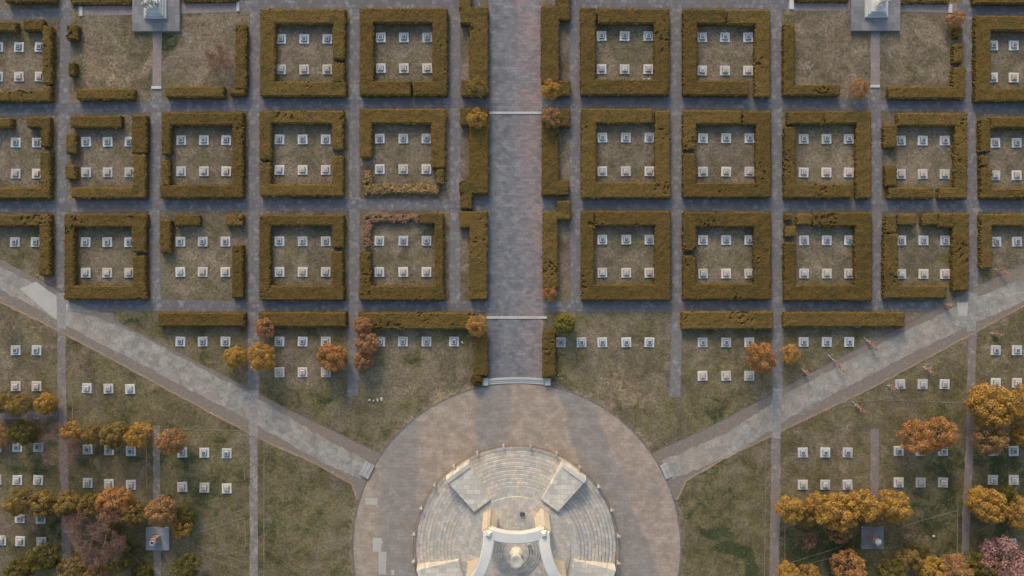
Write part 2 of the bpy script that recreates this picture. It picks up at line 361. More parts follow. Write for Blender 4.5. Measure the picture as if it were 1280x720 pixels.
# ------------------------------------------------------------------ ground sheet
def build_ground():
    xs = np.concatenate([[-2500, -900, -300, -120], np.arange(-70, 70.01, 0.5), [120, 300, 900, 2500]])
    ys = np.concatenate([[-2500, -900, -300, -100], np.arange(-42, 42.01, 0.5), [100, 300, 900, 2500]])
    X, Y = np.meshgrid(xs, ys)
    nx, ny = len(xs), len(ys)
    verts = np.stack([X.ravel(), Y.ravel(), np.zeros(X.size)], 1)
    idx = np.arange(nx * ny).reshape(ny, nx)
    faces = np.stack([idx[:-1, :-1].ravel(), idx[:-1, 1:].ravel(), idx[1:, 1:].ravel(), idx[1:, :-1].ravel()], 1)
    px = X / 0.1 + 640; py = 360 - Y / 0.1
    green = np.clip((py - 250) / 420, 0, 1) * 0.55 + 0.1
    dry = np.zeros_like(green)
    def blob(arr, cx, cy, rx, ry, v):
        arr += v * np.exp(-(((px - cx) / rx) ** 2 + ((py - cy) / ry) ** 2))
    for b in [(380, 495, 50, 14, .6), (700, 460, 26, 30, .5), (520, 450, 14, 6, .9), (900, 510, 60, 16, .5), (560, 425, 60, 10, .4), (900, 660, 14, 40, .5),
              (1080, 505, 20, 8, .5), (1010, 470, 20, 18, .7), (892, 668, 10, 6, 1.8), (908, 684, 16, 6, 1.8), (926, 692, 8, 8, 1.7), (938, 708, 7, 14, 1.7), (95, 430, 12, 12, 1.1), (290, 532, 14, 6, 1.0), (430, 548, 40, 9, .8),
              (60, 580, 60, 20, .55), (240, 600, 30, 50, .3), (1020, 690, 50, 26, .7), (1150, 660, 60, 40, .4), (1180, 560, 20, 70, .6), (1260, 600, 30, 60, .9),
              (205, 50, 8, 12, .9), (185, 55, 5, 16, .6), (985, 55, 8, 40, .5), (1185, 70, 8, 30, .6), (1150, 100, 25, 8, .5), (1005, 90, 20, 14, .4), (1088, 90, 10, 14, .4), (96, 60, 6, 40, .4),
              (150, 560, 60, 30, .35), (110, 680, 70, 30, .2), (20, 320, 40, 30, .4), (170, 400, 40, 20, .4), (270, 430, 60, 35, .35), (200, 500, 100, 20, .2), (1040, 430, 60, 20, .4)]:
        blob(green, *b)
    for b in [(120, 70, 30, 40, .35), (150, 80, 40, 30, .3), (1040, 60, 60, 40, .3), (1150, 60, 40, 40, .35), (770, 480, 30, 20, .55), (790, 500, 30, 12, .6), (500, 490, 40, 14, .4), (545, 495, 18, 8, .7),
              (380, 475, 30, 8, .5), (30, 410, 40, 14, .5), (100, 455, 14, 10, .4), (260, 345, 40, 25, .35), (910, 450, 30, 20, .3), (1010, 330, 20, 30, .3), (1260, 450, 30, 10, .4), (1110, 210, 14, 30, .35),
              (85, 200, 5, 60, .5), (1140, 670, 16, 10, .5), (450, 240, 20, 5, .5), (1020, 560, 40, 30, .25)]:
        blob(dry, *b)
    for (cx, cy, r, a0, a1) in [(150, 60, 42, 0, 3.2), (255, 20, 60, 3.3, 5.2), (1040, 40, 62, 3.5, 6.0), (1150, 50, 60, 3.3, 5.9)]:
        th = np.arctan2(py - cy, px - cx) % (2 * PI); d = np.abs(np.hypot(px - cx, py - cy) - r)
        dry += 0.55 * np.exp(-(d / 5) ** 2) * ((th > a0) & (th < a1)); green += 0.45 * np.exp(-((d - 10) / 4) ** 2) * ((th > a0) & (th < a1))
    th_ = np.hypot((px - 212), (py - 52)); green += 1.2 * np.exp(-((th_ - 8) / 2.5) ** 2)
    # worn soil rings round the plaza
    rr = np.hypot(px - 646, py - 684)
    dry += 0.6 * np.exp(-((rr - 207) / 5.0) ** 2)
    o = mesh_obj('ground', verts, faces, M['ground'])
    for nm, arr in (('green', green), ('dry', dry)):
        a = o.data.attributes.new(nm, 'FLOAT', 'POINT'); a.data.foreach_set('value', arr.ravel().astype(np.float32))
    tag(o, kind='structure')
build_ground()

def strip(name, pts, width, z, mat, jit=0.06, step=0.5, seed=0):
    """flat ribbon along photo-pixel points; width in pixels (number or per-point list)"""
    P = [Vector((*W(x, y), 0)) for x, y in pts]
    Wd = width if isinstance(width, (list, tuple)) else [width] * len(pts)
    cs, ws = [], []
    for i in range(len(P) - 1):
        n = max(1, int((P[i + 1] - P[i]).length / step))
        for k in range(n):
            t = k / n; cs.append(P[i].lerp(P[i + 1], t)); ws.append(Wd[i] + (Wd[i + 1] - Wd[i]) * t)
    cs.append(P[-1]); ws.append(Wd[-1])
    vs, fs = [], []
    for i, c in enumerate(cs):
        d = (cs[min(i + 1, len(cs) - 1)] - cs[max(i - 1, 0)]).normalized(); nrm = Vector((-d.y, d.x, 0))
        w = ws[i] * 0.05
        j1 = noise.noise((c.x * 1.3 + seed, c.y * 1.3, 3.1)) * jit; j2 = noise.noise((c.x * 1.3, c.y * 1.3 + seed, 9.7)) * jit
        a = c + nrm * (w + j1); b = c - nrm * (w + j2)
        vs += [(a.x, a.y, z), (b.x, b.y, z)]
        if i: k = 2 * i; fs.append((k - 2, k - 1, k + 1, k))
    return tag(mesh_obj(name, vs, fs, mat), kind='structure')

def poly(name, pts, z, mat):
    vs = [(*W(x, y), z) for x, y in pts]
    return tag(mesh_obj(name, vs, [list(range(len(vs)))[::-1]], mat), kind='structure')

VP = [([(83, -40), (82, 40), (81, 100), (78, 190), (76.5, 300), (77, 372)], 12, 'path'),
      ([(196, 108), (194.5, 180), (193, 260), (194.5, 383)], 12, 'path'),
      ([(319, -40), (319, 60), (318, 190), (317, 383), (317, 500)], 13, 'path'),
      ([(443, -40), (443, 190), (442.5, 383), (441, 495)], 12, 'path'),
      ([(569, -40), (569, 190), (568.5, 384)], 12, 'path'),
      ([(719, -40), (719, 190), (720, 384)], 12.5, 'path'),
      ([(845, -40), (845, 190), (846, 383), (844, 496)], 12, 'path'),
      ([(970, -40), (971, 190), (972, 383), (972, 520)], 12.5, 'path'),
      ([(1094, 108), (1095, 180), (1096, 383)], 12, 'path'),
      ([(1208, -40), (1211, 60), (1214, 190), (1216, 300), (1216, 372)], 12, 'path')]
HP = [([(-40, 21), (30, 19), (90, 16)], 12, 'path'), ([(300, 8), (330, 6), (450, 5), (560, 5), (600, 5)], 12, 'path'), ([(690, 4), (850, 4), (960, 5), (985, 6)], 12, 'path'), ([(1195, 12), (1215, 13), (1320, 17)], 13, 'path'),
      ([(-40, 139), (40, 137), (200, 134), (310, 131.5), (440, 129), (620, 128.5)], 12.5, 'path'),
      ([(670, 128.5), (850, 128.5), (960, 130), (1100, 131.5), (1240, 134.5), (1320, 136)], 12.5, 'path'),
      ([(-40, 259.5), (60, 258.5), (200, 256.5), (440, 256), (620, 256)], 12.5, 'path'),
      ([(670, 255.5), (850, 255.5), (1000, 257), (1240, 257.5), (1320, 258)], 12.5, 'path'),
      ([(86, 381), (200, 382), (320, 383), (620, 383.5)], 12, 'path'),
      ([(670, 383.5), (850, 383.5), (1000, 383), (1196, 383)], 12, 'path')]
for i, (p, w, m) in enumerate(VP):
    strip('kerb', p, w + 2.2, 0.004, M['kerb'], 0.05, seed=i); strip('path', p, w, 0.012, M['path_v'], 0.07, seed=i)
for i, (p, w, m) in enumerate(HP):
    strip('kerb', p, w + 2.2, 0.006, M['kerb'], 0.05, seed=20 + i); strip('path', p, w, 0.016, M[m], 0.05, seed=30 + i)
# paths inside the two statue lawns
for p, w in [([(97, 14), (167, 13)], 12), ([(226, 11), (300, 9)], 12), ([(985, 8), (1063, 8)], 11), ([(1123, 9), (1196, 11)], 11)]:
    strip('path', p, w, 0.020, M['path_pink'], 0.03)
strip('path', [(197, 38), (196, 112)], 11, 0.020, M['path_pink'], 0.03)
strip('path', [(1094, 36), (1094, 112)], 11.5, 0.020, M['path_pink'], 0.03)
# lower field paths
LP = [([(77, 405), (77, 470), (79, 560), (82, 640), (84, 760)], 10.5, 'path_brown', .012), ([(195.5, 532), (196, 650), (197, 720), (198, 760)], 9, 'path_track', .012),
      ([(317, 540), (317, 640), (318, 760)], 10, 'path_track', .012), ([(970, 520), (969, 640), (967, 760)], 12, 'path_brown', .012),
      ([(1094, 536), (1093, 625)], 10, 'path_brown', .012), ([(1216, 408), (1214, 480), (1212, 560), (1208, 640), (1204, 760)], 10, 'path_brown', .012),
      ([(-40, 519), (74, 519)], 9, 'path', .020)]
for i, (p, w, m, z) in enumerate(LP): strip('path', p, w, z, M[m], 0.16, seed=50 + i)

# diagonal roads: shoulders, kerb rim painted sunlit orange, flagged carriageway
LT = [(-60, 292), (0, 324), (62, 357), (142, 400), (230, 444), (308, 484), (365, 514), (420, 540), (462, 561), (500, 575), (490, 640)]
LB = [(446, 625), (440, 605), (390, 577), (322, 547), (225, 495), (127, 442), (67, 410), (0, 377), (-60, 346)]
RT = [(1340, 300), (1280, 330), (1222, 358), (1160, 391), (1072, 436), (977, 486), (910, 522), (872, 541), (826, 561), (800, 575), (810, 640)]
RB = [(846, 625), (857, 601), (905, 573), (960, 547), (982, 536), (1085, 487), (1210, 420), (1280, 382), (1340, 350)]
poly('road_shoulder', LT + LB, 0.024, M['shoulder']); poly('road_shoulder', RT + RB, 0.024, M['shoulder'])
strip('road_edge', LB[::-1], 2.6, 0.028, M['rim'], 0.12); strip('road_edge', RB, 2.6, 0.028, M['rim'], 0.12)
strip('road_edge', LT[2:-2], 1.3, 0.028, M['kerb'], 0.05); strip('road_edge', RT[:-2], 1.3, 0.028, M['kerb'], 0.05)
strip('road', [(-60, 319), (0, 347), (54, 375), (112, 406), (175, 437), (237, 470), (300, 502), (370, 543), (420, 571), (456, 588)], [24, 25, 26, 30, 31, 31, 30, 28, 27, 24], 0.032, M['road'], 0.22)
strip('road', [(1340, 333), (1270, 366), (1210, 392), (1135, 428), (1060, 467), (985, 507), (915, 553), (852, 580), (832, 588)], [26, 27, 28, 29, 28, 28, 27, 27, 26], 0.032, M['road'], 0.22)
poly('pavement', [(25, 361), (45, 352), (86, 381), (80, 403), (62, 393)], 0.036, M['patch'])
poly('pavement', [(86, 388), (103, 390), (142, 391), (143, 406), (120, 396)], 0.036, M['shoulder'])
poly('pavement', [(1196, 378), (1217, 378), (1214, 396), (1198, 394)], 0.036, M['patch'])

for p in ([(317, 488), (317, 520), (317, 545)], [(972, 486), (971, 520), (970, 548)], [(77, 366), (77, 390), (77, 412)], [(1216, 366), (1215, 392), (1214, 414)]):
    strip('path', p, 11.5, 0.040, M['crossing'], 0.12)
# avenue and round plaza
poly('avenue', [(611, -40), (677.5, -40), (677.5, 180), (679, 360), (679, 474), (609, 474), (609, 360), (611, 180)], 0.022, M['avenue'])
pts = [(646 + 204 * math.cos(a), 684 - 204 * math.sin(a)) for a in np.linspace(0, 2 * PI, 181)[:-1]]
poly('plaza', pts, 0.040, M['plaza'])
ring = [(646 + 205.2 * math.cos(a), 684 - 205.2 * math.sin(a)) for a in np.linspace(-0.2, PI + .2, 120)]
strip('kerb', ring, 2.2, 0.034, M['kerb'], 0.06)
for r in [(456, 622, 472, 631), (466, 672, 477, 690), (473, 689, 483, 718), (489, 712, 493, 719), (467, 676, 479, 680)]:
    x0, y0, x1, y1 = r
    poly('pavement', [(x0, y0), (x1, y0 + .6), (x1 - .5, y1), (x0 + .4, y1 - .5)], 0.044 + 0.004 * (y0 in (689, 676)), M['patch'])

# thin stone edgings lying in the lower lawns
EDG = [[(238, 657), (305, 637)], [(240, 668), (306, 647)], [(306, 647), (307, 681)], [(238, 679), (306, 703)], [(238, 689), (302, 712)], [(330, 548), (330, 740)], [(958, 548), (955, 740)],
       [(981, 656), (981, 702)], [(986, 704), (1062, 680)], [(998, 708), (1066, 690)], [(1105, 598), (1104, 622)], [(1130, 657), (1196, 638)], [(1130, 672), (1170, 690)], [(1100, 500), (1216, 504)], [(1197, 630), (1196, 700)],
       [(90, 480), (91, 537)], [(86, 537), (190, 536)], [(205, 537), (305, 538)], [(456, 470), (457, 494)], [(457, 494), (545, 494)], [(831, 465), (832, 496)], [(832, 496), (850, 496)], [(302, 540), (306, 600)], [(1050, 504), (1100, 500)], [(160, 690), (190, 716)], [(183, 555), (184, 610)]]
for i, p in enumerate(EDG): strip('kerb', p, 1.0 if i not in (1,) else 1.6, 0.030, M['palekerb'], 0.05, seed=80 + i)

# ------------------------------------------------------------------ hedges
labels_seen = {}
def hedge(rects, label, kind='hedge', h=0.95, rough=1.0):
    S = 0.125
    sc_ = (HC - h * 0.5) / HC * 0.1
    R = [((x0 - 640) * sc_, (360 - y1) * sc_, (x1 - 640) * sc_, (360 - y0) * sc_) for x0, y0, x1, y1 in rects]
    bx0 = min(r[0] for r in R); by0 = min(r[1] for r in R); bx1 = max(r[2] for r in R); by1 = max(r[3] for r in R)
    nx = max(1, round((bx1 - bx0) / S)); ny = max(1, round((by1 - by0) / S))
    mask = np.zeros((ny + 2, nx + 2), bool)
    for x0, y0, x1, y1 in R:
        mask[1 + round((y0 - by0) / S):1 + round((y1 - by0) / S), 1 + round((x0 - bx0) / S):1 + round((x1 - bx0) / S)] = True
    if rough > 1.5:      # ragged, half-bare hedge
        for j in range(1, ny + 1):
            for i in range(1, nx + 1):
                if mask[j, i] and noise.noise((bx0 + i * .21, by0 + j * .21, 5.0)) < -0.22: mask[j, i] = False
    cx = (bx0 + bx1) / 2; cy = (by0 + by1) / 2
    levels = [0.0, 0.3, 0.62, 0.88]
    vid = {}; V = []
    def vert(i, j, lv, hcol):
        k = (i, j, lv)
        if k in vid: return vid[k]
        x = bx0 + (i - 1) * S; y = by0 + (j - 1) * S
        cells = mask[j - 1, i - 1], mask[j - 1, i], mask[j, i - 1], mask[j, i]
        cnt = sum(cells); z = h * lv
        # direction outward
        ox = (int(not cells[1]) + int(not cells[3]) - int(not cells[0]) - int(not cells[2]))
        oy = (int(not cells[2]) + int(not cells[3]) - int(not cells[0]) - int(not cells[1]))
        nv = noise.noise_vector((x * 1.7, y * 1.7, z * 2.0)); nf = noise.noise_vector((x * 6.3, y * 6.3, z * 6.3))
        if lv < 1:
            k2 = 0.05 * (nf.x + nf.y) * 1.4 * rough + 0.05 * nv.x * rough
            x += ox * (0.02 + k2); y += oy * (0.02 + k2); z += nf.z * 0.03 * (lv > 0)
        else:
            z += 0.05 * nv.z * rough + 0.04 * nf.z * rough
            pit = noise.noise((x * 2.6 + 40, y * 2.6, 1.5)); pit2 = noise.noise((x * .25 + 9, y * .25, 4.5))
            if pit + pit2 * 1.3 > 1.0: z -= min(0.2, (pit + pit2 * 1.3 - 1.0) * 1.4)
            z += 0.05 * noise.noise((x * .7, y * .7, 8.8))
            if cnt < 4:
                z -= 0.05; x -= ox * (0.03 + 0.03 * nf.x); y -= oy * (0.03 + 0.03 * nf.y)
            x += nf.x * 0.035; y += nf.y * 0.035
        vid[k] = len(V); V.append((x - cx, y - cy, max(z, 0.0))); return vid[k]
    F = []
    for j in range(1, ny + 1):
        for i in range(1, nx + 1):
            if not mask[j, i]: continue
            F.append((vert(i, j, 1, h), vert(i + 1, j, 1, h), vert(i + 1, j + 1, 1, h), vert(i, j + 1, 1, h)))
            for (dj, di, a, b) in ((-1, 0, (i, j), (i + 1, j)), (1, 0, (i + 1, j + 1), (i, j + 1)), (0, -1, (i, j + 1), (i, j)), (0, 1, (i + 1, j), (i + 1, j + 1))):
                if not mask[j + dj, i + di]:
                    lv = levels + [1]
                    for l0, l1 in zip(lv, lv[1:]):
                        F.append((vert(*a, l0, h), vert(*b, l0, h), vert(*b, l1, h), vert(*a, l1, h)))
    nsolid = len(F)
    tint = list(np.clip(rng.normal(0.45, 0.16, nsolid), 0, 1))
    # loose leaf sprays over the surface
    base = list(range(nsolid)); 
    nl = int(nsolid * 0.8)
    for fi in rng.integers(0, nsolid, nl):
        f = F[fi]; a = Vector(V[f[0]]); c = Vector(V[f[2]]); p = a.lerp(c, random.random())
        n = (Vector(V[f[1]]) - a).cross(Vector(V[f[3]]) - a)
        if n.length < 1e-9: continue
        n.normalize(); p = p + n * random.uniform(0.0, 0.05)
        s = random.uniform(0.03, 0.075) * (1 + 0.3 * (rough > 1.5))
        t1 = Vector((random.gauss(0, 1), random.gauss(0, 1), random.gauss(0, 1))).normalized()
        t2 = (n + t1 * 0.8).cross(t1).normalized()
        k = len(V); V += [tuple(p - t1 * s), tuple(p + t2 * s * .6), tuple(p + t1 * s), tuple(p - t2 * s * .6)]
        F.append((k, k + 1, k + 2, k + 3)); tint.append(min(1, max(0, random.gauss(0.62, 0.22))))
    o = mesh_obj('hedge', V, F, M[kind], loc=(cx, cy, 0), attr=tint)
    tag(o, label, 'hedge', 'clipped hedges round the grave plots')
    return o

LC = {4: 'first plot left of avenue', 3: 'second plot left of avenue', 2: 'third plot left of avenue', 1: 'fourth plot left of avenue', 0: 'fifth plot left of avenue',
      7: 'first plot right of avenue', 8: 'second plot right of avenue', 9: 'third plot right of avenue', 10: 'fourth plot right of avenue', 11: 'fifth plot right of avenue'}
LR = {'A': 'top row', 'B': 'middle row', 'C': 'bottom row'}
def hp(row, col, desc, rects, **kw):
    hedge(rects, f'hedge {desc} of {LC[col]}, {LR[row]}'.replace('on the ', 'on '), **kw)

def ringsplit(o, i):
    """rects of a full ring from outer and inner rectangle: top, bottom, left, right"""
    return ((o[0], o[1], o[2], i[1]), (o[0], i[3], o[2], o[3]), (o[0], i[1], i[0], i[3]), (i[2], i[1], o[2], i[3]))

# row A
hp('A', 0, 'on the upper left side', [(-30, 29, 22, 40)]); hp('A', 0, 'as short block, upper side', [(32, 27, 56, 39)])
hp('A', 0, 'thin and gappy, right side', [(56, 35, 66, 105)], rough=1.3); hp('A', 0, 'on the lower right corner', [(16, 115, 65, 127), (56, 110, 65, 127)])
hp('A', 0, 'on the lower left side', [(-30, 116, 14, 127)])
hedge([(86, 33, 98, 50)], 'small ragged hedge block at the upper left of the left statue lawn', rough=1.4)
hedge([(88, 80, 95.5, 95)], 'small low hedge stub on the left edge of the left statue lawn')
hedge([(98, 112, 168, 125)], 'straight hedge at lower left of the left statue lawn')
hedge([(209, 110, 280, 122)], 'straight hedge at lower right of the left statue lawn')
hedge([(296, 32, 309, 112)], 'long thin hedge down the right side of the left statue lawn', rough=1.2)
hedge([(288, 112.5, 307, 119)], 'short narrow hedge stub in lower right corner of left statue lawn')
hedge([(9, -14, 71, 3.5)], 'hedge cut by the upper left picture edge above the path')
hedge([(90, -10, 164, 5)], 'rough hedge above the pink path left of the left statue', rough=1.3, h=.5)
hedge([(230, -10, 296, 2)], 'rough hedge above the pink path right of the left statue', rough=1.3, h=.5)
t, b, l, r = ringsplit((327, 13, 432, 121), (344, 30, 417, 104))
hp('A', 3, 'forming most of the ring', [t, b, l, (417, 30, 431, 74), (417, 80, 430.5, 104)][:4] )
hp('A', 3, 'as short piece on the lower right side', [(417, 80, 430.5, 103.6)])
t, b, l, r = ringsplit((451, 12, 559, 120), (467, 29, 541, 103))
hp('A', 4, 'forming nearly the whole ring', [t, l, r, (451, 103, 513.5, 120), (518, 103, 559, 120)])
hedge([(576, 10, 610, 30), (588, 10, 610, 121), (577, 101, 608, 121), (575, -14, 589, 12)], 'tall C-shaped hedge left of the avenue, uppermost of that strip')
hedge([(677, 9, 712, 26), (677, 9, 698, 105), (698, 102, 712, 120), (690, 102, 700, 120), (696, -14, 712, 10)], 'tall C-shaped hedge right of the avenue, uppermost of that strip')
hp('A', 7, 'forming three sides', [(726, 11, 743, 119.5), (726, 100.5, 835.5, 119.5), (818, 13, 835.5, 119.5), (747, 13, 835.5, 30)])
t, b, l, r = ringsplit((854, 13, 961, 121), (870, 31, 943, 103))
hp('A', 8, 'on the left, lower and upper left sides', [(854, 13, 905.5, 31), l, (854, 103, 935, 120)])
hp('A', 8, 'on the upper right and right sides', [(909.5, 14, 961, 31), (943, 14, 961, 122)])
hedge([(979, 32, 991, 118), (979, 108, 1048, 120)], 'L-shaped hedge at the left of the right statue lawn')
hedge([(1110, 110, 1204, 123.5), (1190.5, 86, 1204, 123.5)], 'L-shaped hedge at the lower right of the right statue lawn')
hedge([(1191, 57, 1201, 79)], 'short thin hedge on the right edge of the right statue lawn', rough=1.3)
hedge([(1192, 36, 1200, 47)], 'tiny hedge stub below the brown tree, right statue lawn', rough=1.3)
hedge([(1216, -14, 1320, 5.5)], 'hedge cut by the upper right picture edge above the path')
hedge([(993, -10, 1060, 2)], 'rough hedge above the pink path left of the right statue', rough=1.3, h=.5)
hedge([(1125, -10, 1185, 3.5)], 'rough hedge above the pink path right of the right statue', rough=1.3, h=.5)
t, b, l, r = ringsplit((1218, 22, 1312, 127), (1235, 39, 1297, 112))
hp('A', 11, 'forming the whole ring', [t, b, l, r])
# row B
hp('B', 0, 'on the upper left side', [(-30, 149, 16, 160)]); hp('B', 0, 'on the upper right corner', [(36, 147, 64, 160), (54, 157, 64, 184)])
hp('B', 0, 'on the right and lower sides', [(53, 190, 64, 247), (-30, 235, 64, 248)])
hp('B', 1, 'on the upper side', [(91, 146, 152, 160)]); hp('B', 1, 'on the upper right side', [(167, 145, 184, 192)])
hp('B', 1, 'on the lower and right sides', [(169, 195, 184, 247), (92, 235.5, 184, 247.5)])
hp('B', 1, 'as upper short piece, left side', [(85, 170, 96, 192)]); hp('B', 1, 'as lower short piece, left side', [(84.5, 208, 96, 224)])
hp('B', 2, 'forming three sides', [(204, 142, 305, 157), (204, 142, 214.5, 194), (292.5, 142, 304.5, 247), (203, 232.5, 304.5, 247.5)], rough=1.1)
hedge([(204, 199, 213, 232)], 'thin reddish hedge, lower left side of third plot left of avenue, middle row', kind='ochrered', rough=1.2) if 'ochrered' in M else hedge([(204, 200, 213, 232)], 'thin reddish hedge, lower left side of third plot left of avenue, middle row', kind='hedge', rough=1.3)
hp('B', 3, 'on the upper side and both upper sides', [(326, 139.5, 430, 155), (326.5, 139.5, 340, 200), (417, 139.5, 429.5, 187)])
hp('B', 3, 'on the lower side and both lower sides', [(326.5, 203, 339, 245), (326.5, 231, 429.5, 245), (417, 196, 429.5, 245)])
hp('B', 4, 'on the upper, left and right sides', [(451, 137.5, 558, 155), (451, 137.5, 464.5, 197), (540, 137.5, 557, 210)])
hedge([(456, 214, 463, 231), (456, 231, 549, 241)], 'low golden ragged hedge, lower side of first plot left of avenue', kind='hedge_gold', rough=2.0, h=0.6)
hedge([(546, 212, 555, 230)], 'thin hedge piece, lower right of first plot left of avenue, middle row', rough=1.3)
hedge([(576, 137, 609, 157), (588, 137, 610, 242.5), (575, 227, 609, 242), (576, 242, 590, 261)], 'tall C-shaped hedge left of the avenue, middle one of that strip')
hedge([(695, 137, 712, 158), (678, 150, 698, 244), (679, 227, 711, 244)], 'tall C-shaped hedge right of the avenue, middle one of that strip')
hp('B', 7, 'forming nearly the whole ring', [(727, 137, 815, 154), (727, 137, 745, 247.5), (727, 229, 837, 247.5), (818.5, 140, 836.5, 247.5)])
hp('B', 8, 'on right, lower and lower left sides', [(928.5, 140, 961, 156), (945, 140, 962, 247), (854, 230, 962, 247), (854, 192.5, 869, 247)])
hp('B', 8, 'on the upper left side', [(854, 139, 925, 156), (854, 139, 869, 187)])
hp('B', 9, 'as short piece, upper left', [(984, 140, 1028, 155.5)]); hp('B', 9, 'on the upper right and right sides', [(1030.5, 140, 1086, 155.5), (1070, 140, 1087.5, 248)])
hp('B', 9, 'on the left and lower sides', [(980, 160, 993, 247.5), (980, 231, 1063, 247.5)])
hp('B', 10, 'on the upper and right sides', [(1121, 142.5, 1206, 158), (1192.5, 142.5, 1206, 248), (1172, 235, 1206, 248)])
hp('B', 10, 'as upper short piece, left side', [(1104, 157, 1119, 185)], rough=1.2); hp('B', 10, 'as lower short piece, left side', [(1106, 207, 1118, 232.5)])
hp('B', 10, 'on the lower left side', [(1110, 235, 1164, 248)])
hp('B', 11, 'on the upper side', [(1236.5, 147, 1312, 160)]); hp('B', 11, 'as longer piece, left side', [(1224, 150, 1235, 190)]); hp('B', 11, 'as tiny stub, left side', [(1225, 196, 1232, 207)])
hp('B', 11, 'on the lower left and lower sides', [(1225, 210, 1237, 248), (1225, 237, 1312, 248)])
# row C
hp('C', 0, 'on the upper and right sides', [(-30, 269, 64.5, 282), (52, 269, 64.5, 344)])
t, b, l, r = ringsplit((83, 268.5, 185, 374), (94.5, 283, 167, 358))
hp('C', 1, 'forming nearly the whole ring', [t, l, b, (167, 283, 184, 315), (168, 319.5, 184, 358)])
hp('C', 2, 'as short block, upper side left', [(221, 269, 250, 282)]); hp('C', 2, 'as short block, upper side right', [(284, 269, 304, 282)], rough=1.3)
hp('C', 2, 'as thin strip, left side', [(202, 276, 214.5, 316)]); hp('C', 2, 'as thin strip, right side', [(292, 307, 304, 372)])
t, b, l, r = ringsplit((326, 269, 430, 375), (339, 282.5, 417, 358))
hp('C', 3, 'forming nearly the whole ring', [t, l, b, (417, 282, 430, 309.5), (417, 315, 429, 358)])
hedge([(456, 269, 524.5, 277), (456, 275, 463, 309)], 'low pinkish ragged hedge, upper left of first plot left of avenue, bottom row', kind='hedge_red', rough=1.9, h=0.6)
hp('C', 4, 'on the right, lower and left sides', [(525, 267.5, 554, 279), (544, 267.5, 554.5, 373), (450, 358, 556, 375), (451, 316, 464, 375)])
hedge([(575, 264.5, 609, 285), (587, 264.5, 609, 374)], 'tall hedge strip left of the avenue, lowest one beside the bottom plots')
hedge([(679, 266, 697, 360), (696, 252.5, 712.5, 275)], 'tall hedge strip right of the avenue with a square block at its top')
hp('C', 7, 'on the left and lower sides', [(727, 265, 742, 375), (727, 356, 837, 375), (819, 265, 837, 375), (745, 265, 837, 281.5)])
t, b, l, r = ringsplit((854, 265.5, 962, 374), (869.5, 284, 942.5, 355))
hp('C', 8, 'forming nearly the whole ring', [t, b, r, (854, 284, 869.5, 314), (854, 319.5, 869.5, 355)])
hp('C', 9, 'forming the upper, right and lower sides', [(1015, 266, 1088, 282.5), (1068, 266, 1088, 375.5), (980, 357, 1088, 375.5), (980, 304, 993, 375)])
hp('C', 9, 'as square block, upper side', [(996, 269, 1012, 281)]); hp('C', 9, 'as tiny stub, upper left corner', [(981, 267.5, 989, 275.5)]); hp('C', 9, 'as square block, left side', [(981, 283, 993, 296)])
hp('C', 10, 'as short piece, left side', [(1106, 269.5, 1118.5, 291)]); hp('C', 10, 'on the left and lower sides', [(1104, 294, 1120, 372.5), (1104, 357, 1180, 372.5)])
hp('C', 10, 'as left short block, upper side', [(1120.5, 269, 1142.5, 281)]); hp('C', 10, 'as middle short block, upper side', [(1152, 267.5, 1169, 281)])
hp('C', 10, 'on the upper right and right sides', [(1171, 267.5, 1207.5, 284), (1190, 267.5, 1208.5, 363)])
hp('C', 11, 'on the upper and left sides', [(1225, 269, 1312, 282.5), (1225, 269, 1237.5, 335)])
# row D, below the lowest cross path
hedge([(200, 391, 306.5, 407.5)], 'straight hedge below the lowest cross path, leftmost one')
hedge([(326, 391, 433, 408)], 'straight hedge below the lowest cross path, second from the left')
hedge([(449, 391, 592, 411)], 'longest straight hedge below the lowest cross path, left beside the avenue')
hedge([(593, 421, 609, 469)], 'narrow upright hedge left of the avenue above the plaza stair')
hedge([(679, 414, 694.5, 471)], 'narrow upright hedge right of the avenue above the plaza stair', rough=1.2)
hedge([(852, 390, 965, 411)], 'straight hedge below the lowest cross path, nearest right of the avenue')
hedge([(979, 390.5, 1128, 408)], 'straight hedge below the lowest cross path, rightmost one')

# ------------------------------------------------------------------ graves
def star_pts(r, r2, n=5, a0=PI / 2):
    return [((r if k % 2 == 0 else r2) * math.cos(a0 + k * PI / n), (r if k % 2 == 0 else r2) * math.sin(a0 + k * PI / n)) for k in range(2 * n)]
def make_grave(kind):
    t = thing('gravestone', 'x', 'gravestone')
    bm = bmesh.new(); prism(bm, box_pts(1.22, 1.22), 0.0, 0.12, bevel=0.03); bm_obj('base_slab', bm, M['stone'] if kind != 'warm' else M['stone_warm'], t)
    bm = bmesh.new(); prism(bm, box_pts(0.74, 0.74), 0.12, 0.16); bm_obj('plinth', bm, M['joint'], t)
    bm = bmesh.new(); prism(bm, box_pts(0.60, 0.60), 0.16, 0.34, 0.93, bevel=0.02); bm_obj('block', bm, M['stone_grey2'] if kind == 'dark' else M['stone_warm'], t)
    bm = bmesh.new(); prism(bm, box_pts(0.34, 0.34), 0.34, 0.37, 1.0)
    cap = bm_obj('cap', bm, {'dark': M['stone_dark'], 'pale': M['stone_grey'], 'warm': M['stone_rose']}[kind], t)
    bm = bmesh.new(); prism(bm, star_pts(0.11, 0.05), 0.37, 0.39); bm_obj('star', bm, M['stone_grey'] if kind == 'dark' else M['stone'], cap)
    return t
GR = {}
def grave(x, y, kind, label, group='square tiered gravestones'):
    if kind not in GR: g = GR[kind] = make_grave(kind)
    else: g = copy_tree(GR[kind])
    wx, wy = W(x, y, 0.2)
    g.location = (wx, wy, 0.003); g.rotation_euler = (0, 0, random.uniform(-.045, .045))
    tag(g, label, 'gravestone', group)
